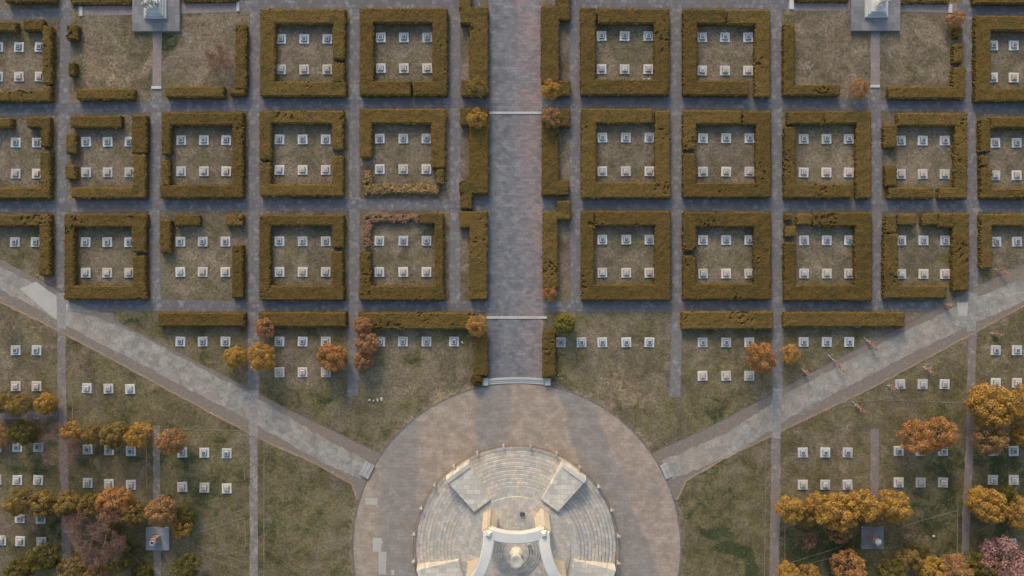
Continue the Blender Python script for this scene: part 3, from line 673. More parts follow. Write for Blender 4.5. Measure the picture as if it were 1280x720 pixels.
def block(xs, ys, where, kinds=None, skip=()):
    ny, nx = len(ys), len(xs)
    V_ = {1: [''], 2: ['upper ', 'lower ']}[ny]
    H_ = {1: ['only'], 2: ['left', 'right'], 3: ['left', 'middle', 'right'], 4: ['left', 'second', 'third', 'right'], 5: ['leftmost', 'second', 'middle', 'fourth', 'rightmost']}[nx]
    for j, yy in enumerate(ys):
        for i, x in enumerate(xs):
            if (i, j) in skip: continue
            kind = (kinds[j] if kinds else ('dark' if j == 0 else 'pale'))
            if kind == 'mix': kind = ['pale', 'warm', 'warm', 'warm'][min(i, 3)]
            y = yy[i] if isinstance(yy, (list, tuple)) else yy
            grave(x, y, kind, f'{V_[j]}{H_[i]} gravestone {where}')
def pl(row, col, xs, ys, kinds=('dark', 'mix')): block(xs, ys, f'in {LC[col]}, {LR[row]}', kinds)
pl('A', 0, [-3, 23, 49], [58.5, 95.5]); pl('A', 3, [351, 380, 409], [48.3, 86.5]); pl('A', 4, [475.7, 504.7, 534], [46.5, 85])
pl('A', 7, [752, 781, 810.5], [44.7, 86.2]); pl('A', 8, [877.8, 906.5, 935.5], [46.3, 88]); pl('A', 11, [1242, 1268, 1294], [56.5, 96.7])
pl('B', 0, [-7, 19, 45.5], [178, 217]); pl('B', 1, [107, 134, 161.3], [177, 215.3]); pl('B', 2, [226, 254.5, 282.5], [175, 214])
pl('B', 3, [349, 378, 407], [174, 212.3]); pl('B', 4, [474.5, 504, 533], [173, 211.3]); pl('B', 7, [753, 782.5, 812], [171.8, 214])
pl('B', 8, [879, 908, 937.3], [172.5, 214.5]); pl('B', 9, [1005, 1033.5, 1061.5], [173.5, 215.5]); pl('B', 10, [1126.5, 1154, 1181.5], [175.5, 217.5])
pl('B', 11, [1244.7, 1271.5, 1298], [178.3, 219])
block([-8, 18, 44], [302.5], 'in fifth plot left of avenue, bottom row')
pl('C', 1, [106.5, 133.5, 161], [302.5, 341]); pl('C', 2, [225, 253, 281.5], [302, 340]); pl('C', 3, [349, 378, 407], [301.5, 340]); pl('C', 4, [474, 504, 533], [301, 340])
pl('C', 7, [753, 783, 812], [299.5, 341]); pl('C', 8, [879, 908, 937], [300, 342]); pl('C', 9, [1005.5, 1034, 1062], [300.3, 342]); pl('C', 10, [1127, 1155, 1182], [300.5, 342.5])
block([1246, 1272, 1298], [302], 'in fifth plot right of avenue, bottom row')
block([225, 253, 281.5], [427], 'of three below the leftmost straight hedge')
block([349, 378, 407], [427, 465.5], 'of six below the second straight hedge from left', ('dark', 'mix'))
block([475, 503.5, 533, 567.5], [427], 'of four under the longest straight hedge')
block([701, 727, 753, 783, 812], [428], 'of five on open lawn right of avenue')
block([878.5, 908, 937], [428, 470], 'of six below straight hedge nearest right of avenue', ('dark', 'warm'))
block([1005, 1034, 1062], [427.5], 'of three below the rightmost straight hedge')
block([1245.5, 1272], [438, 479], 'of four below the right diagonal road at picture edge')
block([1126, 1154, 1181.5], [480.5], 'of three right of the long path below right diagonal road', ('pale',))
block([19, 45], [438, 483], 'of four below left diagonal road at picture edge', ('dark', 'warm'))
block([108, 135, 162], [[485.5, 486, 486.5]], 'of three just below the left diagonal road', ('pale',))
block([-5, 21, 47], [559, 600.5], 'at far left between two tree rows')
block([109, 135.7, 163], [[562, 563, 564], [604, 605.5, 606.5]], 'of six between tree rows, left of cobbled path', ('dark', 'pale'))
block([227.3, 255, 283], [[566, 566.3, 567], [609, 610, 611]], 'of six right of the cobbled path, lower left lawn', ('dark', 'warm'))
block([24, 50], [[648, 649]], 'of two in shade below the far left tree row', ('dark',))
block([1, 24.5, 51], [[676, 677, 678]], 'of three in lowest row at far left', ('pale',))
block([1004, 1032, 1060], [566, 606.3], 'of six on the lower right lawn beside brown path', ('dark', 'pale'))
block([1124, 1151.5, 1179.5], [564, 603.5], 'of six below the pair of orange trees', ('dark', 'warm'))
block([1242, 1268], [564, 600.3], 'of four between big gold trees at right edge')
block([1238, 1265], [680], 'of two in deep shade at lower right', ('pale',))

# ------------------------------------------------------------------ trees
def leaf_crown(seed, lobes=34, n=260, leaf=0.046, squash=1.15, gap=0.0, uni=False):
    """crown of radius 1: many small leaf faces on overlapping clumps, base at z=0.25"""
    rs = np.random.default_rng(seed)
    V, F, T = [], [], []
    cz = squash * 0.95
    cl = []
    for k in range(lobes):
        z = rs.uniform(-0.55, 1.0); a = rs.uniform(0, 2 * PI); q = math.sqrt(max(0, 1 - z * z))
        rad = rs.uniform(0.50, 0.84); lr = rs.uniform(0.12, 0.27)
        rad = min(rad + .1, 1.06 - lr) * (1 + 0.16 * noise.noise((q * math.cos(a) * 1.5, q * math.sin(a) * 1.5, z + seed)))
        if uni: rad, lr = 0.82, 0.16
        c = np.array([q * math.cos(a) * rad, q * math.sin(a) * rad, z * rad * squash + cz]); cl.append((c, lr, rs.uniform(0.3, 0.65)))
    cl.append((np.array([0, 0, cz]), 0.62, 0.3))
    for ci, (c, lr, ct) in enumerate(cl):
        m = int(n * (lr / 0.27) ** 2)
        if ci == len(cl) - 1: m = int(n * 2.2)
        d = rs.normal(size=(m, 3)); d /= np.linalg.norm(d, axis=1)[:, None]
        out = (c - np.array([0, 0, cz])); on = np.linalg.norm(out) + 1e-6
        for dd in d:
            if ci < len(cl) - 1 and np.dot(dd, out / on) < -0.35: continue
            p = c + dd * lr * rs.uniform(0.82, 1.08)
            if p[2] < 0.2: continue
            if gap and noise.noise((p[0] * 2.4 + seed, p[1] * 2.4, p[2] * 2.4)) > 0.45 - gap: continue
            t1 = rs.normal(size=3); t1 -= dd * np.dot(t1, dd) * 0.7; t1 /= np.linalg.norm(t1)
            t2 = np.cross(dd + rs.normal(size=3) * 0.25, t1); t2 /= np.linalg.norm(t2)
            s = leaf * rs.uniform(0.6, 1.25); k = len(V)
            V += [p - t1 * s, p + t2 * s * 0.62, p + t1 * s, p - t2 * s * 0.62]; F.append((k, k + 1, k + 2, k + 3))
            T.append(float(np.clip(ct + rs.normal(0, 0.16), 0, 1)))
    return V, F, T

def taper_tube(V, F, p0, p1, r0, r1, n=6):
    p0 = Vector(p0); p1 = Vector(p1); d = (p1 - p0).normalized()
    a = d.orthogonal().normalized(); b = d.cross(a); k = len(V)
    for p, r in ((p0, r0), (p1, r1)):
        for i in range(n):
            t = 2 * PI * i / n; V.append(p + a * (r * math.cos(t)) + b * (r * math.sin(t)))
    for i in range(n): F.append((k + i, k + (i + 1) % n, k + n + (i + 1) % n, k + n + i))
    F.append(tuple(k + n + i for i in range(n)))

def trunk_mesh(seed, height=1.5):
    rs = random.Random(seed); V, F = [], []
    taper_tube(V, F, (0, 0, -.02), (0, 0, height * .5), 0.085, 0.06, 8); taper_tube(V, F, (0, 0, height * .5), (0.02, 0, height), 0.06, 0.025, 8)
    for k in range(7):
        a = rs.uniform(0, 2 * PI); z = rs.uniform(.25, .8) * height
        taper_tube(V, F, (0, 0, z), (math.cos(a) * .5, math.sin(a) * .5, z + rs.uniform(.2, .5)), 0.035, 0.012, 5)
    return V, F

CROWNS = []; 
for k, kw in enumerate([dict(lobes=85), dict(lobes=70, squash=1.25), dict(lobes=95, squash=1.0), dict(lobes=62, gap=0.06), dict(lobes=70, gap=0.14, squash=1.1), dict(lobes=60, n=150, leaf=0.05, squash=1.0), dict(lobes=50, n=230, leaf=0.045, gap=0.12, squash=.9), dict(lobes=130, n=420, leaf=0.045, squash=1.05, uni=True)]):
    V, F, T = leaf_crown(100 + k, **kw)
    me = bpy.data.meshes.new('crown'); me.from_pydata([tuple(v) for v in V], [], F); me.materials.append(M['gold'])
    a = me.attributes.new('tint', 'FLOAT', 'FACE'); a.data.foreach_set('value', np.array(T, dtype=np.float32)); CROWNS.append(me)
TRUNKS = []
for k in range(3):
    V, F = trunk_mesh(k); me = bpy.data.meshes.new('trunk'); me.from_pydata([tuple(v) for v in V], [], F); me.materials.append(M['bark']); TRUNKS.append(me)

def tree(px, py, rpx, kind, label, var=None, name='round_tree', cat='tree', group='autumn trees among the graves', hs=1.0):
    R = rpx * 0.1 * 1.06
    if rpx >= 13.5 and py > 500: hs *= 1.3
    zmid = R * 1.1 * hs
    x, y = W(px, py, zmid)
    t = thing(name, label, cat, (x, y, 0), 0, group)
    if var is None: var = random.choice([0, 1, 2, 3, 4])
    for nm, me in (('crown', CROWNS[var]), ('trunk', TRUNKS[var % 3])):
        o = bpy.data.objects.new(nm, me); C.objects.link(o); o.parent = t
        o.rotation_euler = (0, 0, random.uniform(0, 6.28)); o.scale = (R, R * random.uniform(.9, 1.05), R * hs)
        if nm == 'crown':
            o.material_slots[0].link = 'OBJECT'; o.material_slots[0].material = M[kind]
    return t

T_ = [ # along the avenue and in row D
 (597, 110, 12.5, 'ochre', 'small gold tree at left avenue edge, above the upper pale step', 5, .9), (596, 148, 12.5, 'gold', 'small orange gold tree at left avenue edge, just below the upper cross path', 5, .9),
 (688, 112, 12, 'gold', 'small gold tree at right avenue edge, above the upper pale step', 5, .9), (689, 147, 13, 'tan', 'sparse tan brown tree at right avenue edge, just below the upper cross path', 4, .9),
 (687, 367, 9, 'orange', 'very small orange tree at right avenue edge beside the lowest cross path', 5, .9), (596, 407, 13, 'gold', 'gold tree at the right end of the longest straight hedge', 5, 1),
 (706, 405, 13.5, 'lime', 'smooth yellow green round shrub right of the avenue', 7, .9), (596, 475, 8, 'hedge', 'tiny clipped round bush at left end of the plaza stair', 7, .7),
 (295, 446, 13.5, 'gold', 'round gold tree left of the tan pair beside the third path', 0, .9), (331, 411, 12, 'rust', 'small rust coloured tree at left end of second straight hedge', 3, 1), (327, 446, 17.5, 'gold', 'gold orange tree on the edge of the path below the rust tree', 1, .9),
 (415, 447, 17.5, 'orange', 'orange tree over the lower right gravestone of six', 2, .9), (454, 407, 11, 'rust', 'rust tree at left end of the longest straight hedge, upper of three', 0, 1), (458, 429, 14, 'rust', 'largest rust tree in clump of three beside short path', 3, 1), (454, 450, 12, 'rust', 'lowest rust tree in clump of three beside short path', 2, 1),
 (951, 446, 19, 'orange', 'big orange tree above the right gravestones of the right lawn', 1, .9), (988, 443, 12, 'gold', 'small gold orange tree right of the path, beside bigger orange tree', 5, .9),
 (1074, 111, 13, 'tan', 'brown tan tree at bottom of right statue lawn beside the pale step', 5, .8), (1195, 24, 11, 'rust', 'small dark brown tree at upper right of the right statue lawn', 3, .9),
 # lower left
 (3, 504, 12, 'ochre', 'ochre tree cut by left edge, in row above the blue path', 0, .9), (27, 506, 14, 'ochre', 'second ochre tree from left edge in row above the blue path', 1, .9), (56, 505, 13, 'gold', 'third tree, brighter gold, in row above the blue path', 2, .9),
 (-3, 546, 13, 'rust', 'dull rust tree cut by left edge below the blue path', 3, .9), (28, 541, 14, 'olive', 'olive tree below the blue path at left', 4, .9), (45, 545, 9, 'olive', 'small dark olive tree beside the bigger olive one below blue path', 3, .9),
 (90, 540, 12.5, 'gold', 'first gold tree of the row below the left lawn', 0, .9), (116, 542, 12, 'ochre', 'second tree, ochre, of the row below the left lawn', 1, .9), (142, 544, 16, 'ochre', 'third and largest tree of the row below the left lawn', 2, .9), (173, 544, 14, 'gold', 'fourth gold tree of that row, left of cobbled path', 4, 1),
 (213, 552, 15.5, 'tan', 'tall orange tan tree just right of the cobbled path', 3, 1.2),
 (27, 625, 16, 'ochre', 'leftmost ochre tree of the lower left tree row', 1, .9), (54, 630, 16, 'ochre', 'second tree of the lower left tree row', 2, .9), (88, 629, 15.5, 'ochre', 'third tree of lower left row, right of the brown path', 0, .9), (115, 631, 15, 'ochre', 'fourth tree of the lower left tree row', 4, .9),
 (143, 631, 20, 'orange', 'largest, orange tree of the lower left tree row', 2, .9), (165, 643, 15, 'ochre', 'ochre tree at lower right of the big orange one', 3, .9), (139, 661, 10, 'ochre', 'small ochre tree hanging below the big orange one', 3, .9),
 (203, 639, 18, 'tan', 'tan tree directly above the small left pedestal', 0, .9), (227, 660, 13, 'gold', 'gold pink shrubby tree right of the small left pedestal', 4, .8), (232, 641, 12, 'olive', 'sparse olive tree right of the tan one above pedestal', 4, .8),
 (57, 695, 17, 'olive', 'olive tree at bottom left below the lowest graves', 1, 1), (24, 713, 14, 'olive', 'olive tree in the lower left corner', 0, .9), (88, 714, 16, 'ochre', 'ochre tree at bottom edge under the big bare tree', 3, .9), (150, 696, 16, 'olive', 'olive tree right of the big bare pink tree', 4, .9),
 (120, 719, 14, 'tan', 'tan tree at the bottom edge among the bare branches', 3, .9), (177, 717, 12, 'olive', 'dark olive tree at bottom edge left of the small path', 2, .9), (232, 710, 16, 'olive', 'dark olive green tree at bottom edge right of small path', 4, 1),
 (40, 707, 11, 'ochre', 'small ochre tree between two olive trees, lower left corner', 3, .9),
 # lower right
 (1143, 546, 20, 'orange', 'left one of the pair of orange trees on right lawn', 1, .85), (1174, 541, 19, 'orange', 'right one of the pair of orange trees on right lawn', 3, .85),
 (1241, 507, 26, 'gold', 'big gold tree right of the long path below the picture edge graves', 2, .8), (1276, 504, 21, 'gold', 'gold tree cut by right edge, upper one', 1, .8), (1237, 547, 20, 'tan', 'tan gold tree below the big gold tree, right of the path', 3, .8), (1279, 544, 14, 'gold', 'smaller gold tree cut by right edge, below the upper one', 0, .9),
 (988, 637, 17, 'gold', 'gappy gold tree, leftmost of the lower right row', 4, .9), (1008, 645, 13, 'ochre', 'small ochre tree between first and third of lower right row', 0, .9), (1024, 634, 18, 'gold', 'third gold tree of the lower right row', 1, .9), (1050, 641, 22, 'gold', 'largest gold tree of the lower right row', 2, .85),
 (1077, 630, 19, 'gold', 'gold tree above the small right pedestal', 1, .85), (1090, 643, 13, 'tan', 'small tan tree between gold one and the small right pedestal', 3, .85), (1118, 633, 18, 'gold', 'last gold tree of that row, right of short brown path', 0, .85), (1049, 665, 14, 'tan', 'tan tree hanging below the largest gold tree', 4, .8),
 (1235, 631, 22, 'gold', 'big gold tree beside the long path, lower right', 2, .85), (1258, 620, 13, 'olive', 'olive tree between two gold trees, lower right', 4, .85), (1275, 641, 19, 'gold', 'gold tree cut by right edge, lower one', 1, .85),
 (984, 716, 14, 'gold', 'gold tree at bottom edge right of the wide brown path', 0, .9), (1012, 718, 12, 'gold', 'small gold tree at bottom edge, second from wide brown path', 5, .9), (1060, 708, 20, 'orange', 'orange brown tree at bottom edge left of small right pedestal', 3, .9), (1060, 693, 13, 'olive', 'olive top behind the orange brown tree at the bottom', 4, .7),
 (1112, 714, 16, 'olive', 'olive tree at bottom edge below the small right pedestal', 1, .9), (1136, 700, 14, 'ochre', 'ochre tree at bottom edge right of the olive one', 4, .9), (1165, 714, 17, 'gold', 'gold tree at bottom edge, right of the ochre one', 2, .9), (1192, 711, 18, 'tan', 'tan gold tree at the bottom edge left of the long path', 0, .9),
 (1222, 706, 16, 'olive', 'olive tree at the bottom end of the long right path', 3, .9), (1236, 712, 17, 'ochre', 'ochre tree between olive tree and pink blossom tree', 2, .9), (1150, 690, 11, 'olive', 'small olive tree above gold trees at the bottom edge', 4, .8),
]
for px, py, r, k, lab, var, hs in T_:
    shrub = r < 9 or 'shrub' in lab and 'smooth' in lab or 'clipped' in lab
    tree(px, py, r, k, lab, var, name='round_bush' if shrub else 'round_tree', cat='bush' if shrub else 'tree', hs=hs)

def bare_tree(px, py, rpx, label, twig='pinktwig', bark='palebark', seed=1, budn=1400, budsize=0.05, h=4.0, depth=5, name='bare_tree'):
    rs = random.Random(seed); R = rpx * 0.1
    x, y = W(px, py, h * 0.65)
    t = thing(name, label, 'tree', (x, y, 0), 0, 'bare and budding trees')
    V, F = [], []; ends = []
    def grow(p, d, L, r, lv):
        q = p + d * L; taper_tube(V, F, p, q, r, r * 0.66, 6 if lv > 2 else 4)
        if lv == 0: ends.append((p, q)); return
        if lv <= 2: ends.append((p, q))
        for k in range(3 if lv > 1 else 4):
            a = Vector((rs.gauss(0, 1), rs.gauss(0, 1), rs.gauss(0, .6))).normalized()
            nd = (d * 0.75 + a * 0.72); nd.z = abs(nd.z) * .8 + .08; grow(q, nd.normalized(), L * rs.uniform(.6, .85), r * 0.6, lv - 1)
    trunk_h = h * 0.28
    taper_tube(V, F, Vector((0, 0, -.02)), Vector((0, 0, trunk_h)), 0.07 * R ** .5 / 1.4, 0.055 * R ** .5 / 1.4, 8)
    for k in range(5):
        a = 2 * PI * k / 5 + rs.uniform(-.3, .3)
        grow(Vector((0, 0, trunk_h)), Vector((math.cos(a) * .8, math.sin(a) * .8, rs.uniform(.3, .8))).normalized(), R * 0.42, 0.032 * R ** .5 / 1.4, depth - 1)
    mesh_obj('trunk', V, F, M[bark], t)
    V2, F2, T2 = [], [], []
    for k in range(budn):
        p, q = rs.choice(ends); c = p.lerp(q, rs.random()) + Vector((rs.gauss(0, .19), rs.gauss(0, .19), rs.gauss(0, .12)))
        t1 = Vector((rs.gauss(0, 1), rs.gauss(0, 1), rs.gauss(0, 1))).normalized(); t2 = t1.orthogonal().normalized(); s = budsize * rs.uniform(.5, 1.3)
        i = len(V2); V2 += [c - t1 * s, c + t2 * s * .6, c + t1 * s, c - t2 * s * .6]; F2.append((i, i + 1, i + 2, i + 3)); T2.append(rs.random())
    mesh_obj('crown', V2, F2, M[twig], t, attr=T2)
    return t
bare_tree(76, 560, 24, 'pink budding bare tree over the brown path between tree rows', seed=3, budn=7000, depth=6)
bare_tree(122, 668, 36, 'biggest bare pinkish tree above the bottom left edge', seed=5, budn=22000, budsize=.06, h=6, depth=6)
bare_tree(18, 652, 24, 'bare pale tree over the shaded graves at the left edge', seed=8, budn=3500, h=5)
bare_tree(272, 71, 15, 'small red budding tree on the left statue lawn', 'redtwig', 'bark', 11, 3200, 0.045, h=2.0, depth=5)
bare_tree(97, 456, 12, 'small bare pinkish tree below the left diagonal road', seed=14, budn=900, h=2.5, depth=4)
bare_tree(2, 402, 11, 'small pink bare tree cut by left edge below the diagonal road', seed=15, budn=700, h=2.5, depth=4)
bare_tree(1013, 676, 11, 'small dark red tree under the lower right gold trees', 'redtwig', 'bark', 16, 900, 0.05, h=2.2, depth=4)
bare_tree(1145, 669, 12, 'small rusty bare tree on lawn right of the small right pedestal', 'redtwig', 'bark', 17, 500, 0.04, h=2.0, depth=4)
tree(1263, 706, 29, 'blossom', 'dense pink blossom tree in the lower right corner', 6, 'blossom_tree', hs=.9)
bare_tree(1012, 82, 8, 'tiny bare white sapling on the right statue lawn', 'pinktwig', 'whitebark', 24, 60, 0.03, h=1.4, depth=3)
bare_tree(236, 50, 6, 'tiny bare white sapling right of the left statue', 'pinktwig', 'whitebark', 25, 40, 0.03, h=1.2, depth=3)

def sapling(x0, y0, x1, y1, label):
    """young tree leaning over: pale stem with a narrow coral crown"""
    h = 0.9; a = Vector((*W(x0, y0), 0)); b = Vector((*W(x1, y1, h), h))
    t = thing('sapling', label, 'tree', tuple(a), 0, 'leaning coral saplings beside the right road'); d = b - a
    V, F = [], []; taper_tube(V, F, (0, 0, 0), d * .5, .035, .025, 6); taper_tube(V, F, d * .5, d, .025, .008, 6)
    rs = random.Random(int(x0))
    for k in range(9):
        f = rs.uniform(.12, .45); taper_tube(V, F, d * f, d * f + Vector((rs.uniform(-.5, .5), rs.uniform(-.3, .5), .25)), .018, .006, 4)
    mesh_obj('trunk', V, F, M['whitebark'], t)
    V2, F2, T2 = [], [], []
    for k in range(230):
        f = rs.uniform(.3, 1.05); w = .20 * math.sin(PI * min(1, (f - .2) / .9)) + .04
        c = d * f + Vector((rs.gauss(0, w * .45), rs.gauss(0, w * .45), rs.gauss(0, w * .45)))
        t1 = (d.normalized() + Vector((rs.gauss(0, .6), rs.gauss(0, .6), rs.gauss(0, .6)))).normalized(); t2 = t1.orthogonal().normalized(); s = .075
        i = len(V2); V2 += [c - t1 * s, c + t2 * s * .5, c + t1 * s, c - t2 * s * .5]; F2.append((i, i + 1, i + 2, i + 3)); T2.append(rs.random())
    mesh_obj('crown', V2, F2, M['coral'], t, attr=T2)
sapling(1035, 443, 1056, 465, 'longest leaning coral sapling, on upper kerb of right road')
sapling(1080, 422, 1097, 437, 'leaning coral sapling, right of three gravestones by the right road')
sapling(1002, 461, 1011, 468, 'shortest coral sapling, below the three gravestones left of the right road')
sapling(1064, 501, 1084, 517, 'coral sapling alone on lawn just below the right road')
sapling(1108, 481, 1123, 488, 'coral sapling touching the left gravestone below the right road')
sapling(1153, 458, 1168, 467, 'coral sapling above the middle gravestone below the right road')
sapling(1237, 416, 1254, 419, 'coral sapling beside long path above the right edge graves')
sapling(1180, 380, 1189, 383, 'tiny coral sapling fallen on the right end of the lowest path')
sapling(1242, 336, 1262, 343, 'coral sapling at upper edge of right road near picture edge')

# ------------------------------------------------------------------ steps and kerbs across the paths
def slab(name, quad, z0, z1, label, cat, mat='white', group=None, parent=None):
    bm = bmesh.new(); pts = [W(x, y, z1) for x, y in quad]
    cx = sum(p[0] for p in pts) / 4; cy = sum(p[1] for p in pts) / 4
    prism(bm, [(p[0] - cx, p[1] - cy) for p in pts], z0, z1, bevel=0.02)
    o = bm_obj(name, bm, M[mat], parent, (cx, cy, 0))
    if label: tag(o, label, cat, group)
    return o
def rq(x0, y0, x1, y1): return [(x0, y1), (x1, y1), (x1, y0), (x0, y0)]
g_ = 'pale stone steps across the paths'
slab('stone_step', rq(608, 139.5, 677, 142.5), 0, .10, 'pale stone step across the upper avenue', 'step', 'white', g_)
slab('stone_step', rq(608, 395.3, 684, 398.5), 0, .10, 'pale stone step across the avenue below the lowest cross path', 'step', 'stone_warm', g_)
slab('stone_step', rq(99, 8, 103, 20), 0, .14, 'white step on the pink path at far left of left statue', 'step', 'white', g_)
slab('stone_step', rq(295.5, 2, 299, 14), 0, .14, 'white step on the pink path right of left statue', 'step', 'white', g_)
slab('stone_step', rq(189, 107.5, 201.5, 111), 0, .14, 'white step at the lower end of the path below left statue', 'step', 'white', g_)
slab('stone_step', rq(987, -3, 992.5, 11.5), 0, .14, 'white step on the pink path left of right statue', 'step', 'white', g_)
slab('stone_step', rq(1186, 5, 1190.5, 16), 0, .14, 'white step on the pink path right of right statue', 'step', 'white', g_)
slab('stone_step', rq(1088, 106, 1100, 109.3), 0, .14, 'white step at the lower end of path below right statue', 'step', 'white', g_)
# stair at the head of the plaza, slightly bowed
st = thing('plaza_stair', 'wide bowed pale stair with end blocks between avenue and round plaza', 'stair', (*W(645, 476), 0))
ox, oy = W(645, 476)
for k, (dy, z) in enumerate([(0, .24), (2.6, .15), (5.0, .08)]):
    V, F = [], []; n = 16
    for i in range(n + 1):
        x = 608 + (684 - 608) * i / n; bow = 2.0 * ((i - n / 2) / (n / 2)) ** 2
        for yy, zz in ((471.5 + dy + bow, 0.041), (471.5 + dy + bow, z), (474 + dy + bow, z), (474 + dy + bow, 0.041)):
            a, b = W(x, yy); V.append((a - ox, b - oy, zz))
        if i:
            k0 = 4 * (i - 1)
            for q in range(3): F.append((k0 + q, k0 + q + 1, k0 + q + 5, k0 + q + 4))
    F += [(0, 1, 2, 3), (4 * n, 4 * n + 3, 4 * n + 2, 4 * n + 1)]
    mesh_obj('tread', V, F, M['stone_warm'] if k % 2 else M['white'], st)
for x in (606.5, 684.5):
    bm = bmesh.new(); a, b = W(x, 476.8); prism(bm, box_pts(.7, .95, a - ox, b - oy), 0, .42, bevel=.03); bm_obj('end_block', bm, M['white'], st)
# small stairs where diagonal roads meet the plaza
def small_stair(cx, cy, ang, n, label):
    wx, wy = W(cx, cy); t = thing('small_stair', label, 'stair', (wx, wy, 0.03), ang, 'short stairs at the ends of the diagonal roads')
    for k in range(n):
        bm = bmesh.new(); prism(bm, box_pts(.42, 1.85, (k - (n - 1) / 2) * .45, 0), 0, .10 + .06 * k, bevel=.02); bm_obj('tread', bm, M['stone_old'], t)
small_stair(458.5, 587.5, math.radians(-27), 3, 'short three tread stair where the left diagonal road meets plaza')
small_stair(832.5, 589, math.radians(180 + 24), 2, 'short pale stair where the right diagonal road meets plaza')

# ------------------------------------------------------------------ central memorial
mem = thing('memorial', 'round stepped stone memorial with five piers and linking beams on plaza', 'monument', (MCX, MCY, 0.04))
NS = 11; r_out = 12.45; tread = 0.45; rise = 0.15
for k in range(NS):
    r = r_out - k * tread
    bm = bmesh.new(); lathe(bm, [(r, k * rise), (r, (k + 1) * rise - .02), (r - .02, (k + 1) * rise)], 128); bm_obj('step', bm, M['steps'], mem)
zt = NS * rise                       # 1.65
bm = bmesh.new(); lathe(bm, [(6.7, zt), (6.7, zt + .12), (6.66, zt + .14)], 128); bm_obj('platform', bm, M['steps'], mem)
zp = zt + .14
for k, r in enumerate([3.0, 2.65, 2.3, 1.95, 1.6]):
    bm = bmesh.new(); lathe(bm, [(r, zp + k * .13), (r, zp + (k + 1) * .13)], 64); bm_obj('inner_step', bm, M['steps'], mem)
zc = zp + 5 * .13
bm = bmesh.new(); lathe(bm, [(0.78, zc), (.78, zc + .3), (.42, zc + .45), (.40, zc + .8), (.62, zc + 2.3), (.80, zc + 3.1), (.80, zc + 3.25), (.62, zc + 3.25), (.2, zc + 3.12)], 8)
bm_obj('flared_column', bm, M['flame'], mem)
# level cheek blocks on the stair, five of them
def obox(bm, ang, r0, r1, w0, w1, z0a, z1a, z1b):
    """radial block: r0..r1, half widths w0,w1, tops z1a (outer) and z1b (inner)"""
    ca, sa = math.cos(ang), math.sin(ang)
    def p(r, w, z): return bm.verts.new((ca * r - sa * w, sa * r + ca * w, z))
    a = [p(r1, -w1, z0a), p(r1, w1, z0a), p(r0, w0, z0a), p(r0, -w0, z0a)]
    b = [p(r1 - .12, -w1 + .08, z1a), p(r1 - .12, w1 - .08, z1a), p(r0 + .03, w0 - .05, z1b), p(r0 + .03, -w0 + .05, z1b)]
    for i in range(4): bm.faces.new((a[i], a[(i + 1) % 4], b[(i + 1) % 4], b[i]))
    bm.faces.new(b); bm.faces.new(a[::-1])
AN = [math.radians(a) for a in (54, 126, 198, 270, 342)]
for a in AN:
    bm = bmesh.new(); obox(bm, a, 7.0, 12.35, 1.30, 1.80, 0.0, 2.42, 2.15); bb = bm_obj('cheek_block', bm, M['block'], mem)
    bm = bmesh.new(); ca, sa = math.cos(a), math.sin(a); prism(bm, [(ca * r - sa * w, sa * r + ca * w) for r, w in ((12.2, -1.72), (12.2, 1.72), (11.75, 1.66), (11.75, -1.66))], 2.42, 2.52); bm_obj('coping', bm, M['stone_warm'], bb)
# piers, beams
RP = 5.35; HT = 8.4
for a in AN:
    ca, sa = math.cos(a), math.sin(a)
    bm = bmesh.new()
    secs = [(.74, .62, zp, 0.0), (.70, .58, zp + 1.0, 0.0), (.66, .56, zp + 5.0, 0.0), (.62, .56, HT + .05, 0.0)]
    rings = [[bm.verts.new((ca * (RP + s * d) - sa * q * w, sa * (RP + s * d) + ca * q * w, z)) for s, q in ((1, -1), (1, 1), (-1, 1), (-1, -1))] for d, w, z, _ in secs]
    for A, B in zip(rings, rings[1:]):
        for i in range(4): bm.faces.new((A[i], A[(i + 1) % 4], B[(i + 1) % 4], B[i]))
    bm.faces.new(rings[-1]); bm.faces.new(rings[0][::-1])
    pr = bm_obj('pier', bm, M['pier'], mem)
    bm = bmesh.new(); prism(bm, [(ca * RP + .52 * math.cos(a + q), sa * RP + .52 * math.sin(a + q)) for q in (0, PI / 2, PI, 3 * PI / 2)], HT + .45, HT + .95, .35); bm_obj('finial', bm, M['finial'], pr)
for k in range(5):
    a0, a1 = AN[k], AN[(k + 1) % 5]
    p0 = Vector((RP * math.cos(a0), RP * math.sin(a0), 0)); p1 = Vector((RP * math.cos(a1), RP * math.sin(a1), 0))
    d = (p1 - p0).normalized(); nrm = Vector((d.y, -d.x, 0)); nrm = nrm if nrm.dot(p0) > 0 else -nrm
    bm = bmesh.new(); rings = []; n = 20
    for i in range(n + 1):
        t = i / n; c = p0.lerp(p1, t); s = 4 * t * (1 - t)
        c = c - nrm * (0.50 * s); zz = HT + .30 * s
        w = .68 - .06 * s; dep = .75 - .25 * s
        rings.append([bm.verts.new(c + nrm * q * w + Vector((0, 0, z_))) for q, z_ in ((1, zz - dep), (1, zz + .38), (.82, zz + .45), (-.82, zz + .45), (-1, zz + .38), (-1, zz - dep))])
    for A, B in zip(rings, rings[1:]):
        for i in range(6): bm.faces.new((A[i], A[(i + 1) % 6], B[(i + 1) % 6], B[i]))
    bm.faces.new(rings[0]); bm.faces.new(rings[-1][::-1])
    bm_obj('beam', bm, M['beam'], mem)

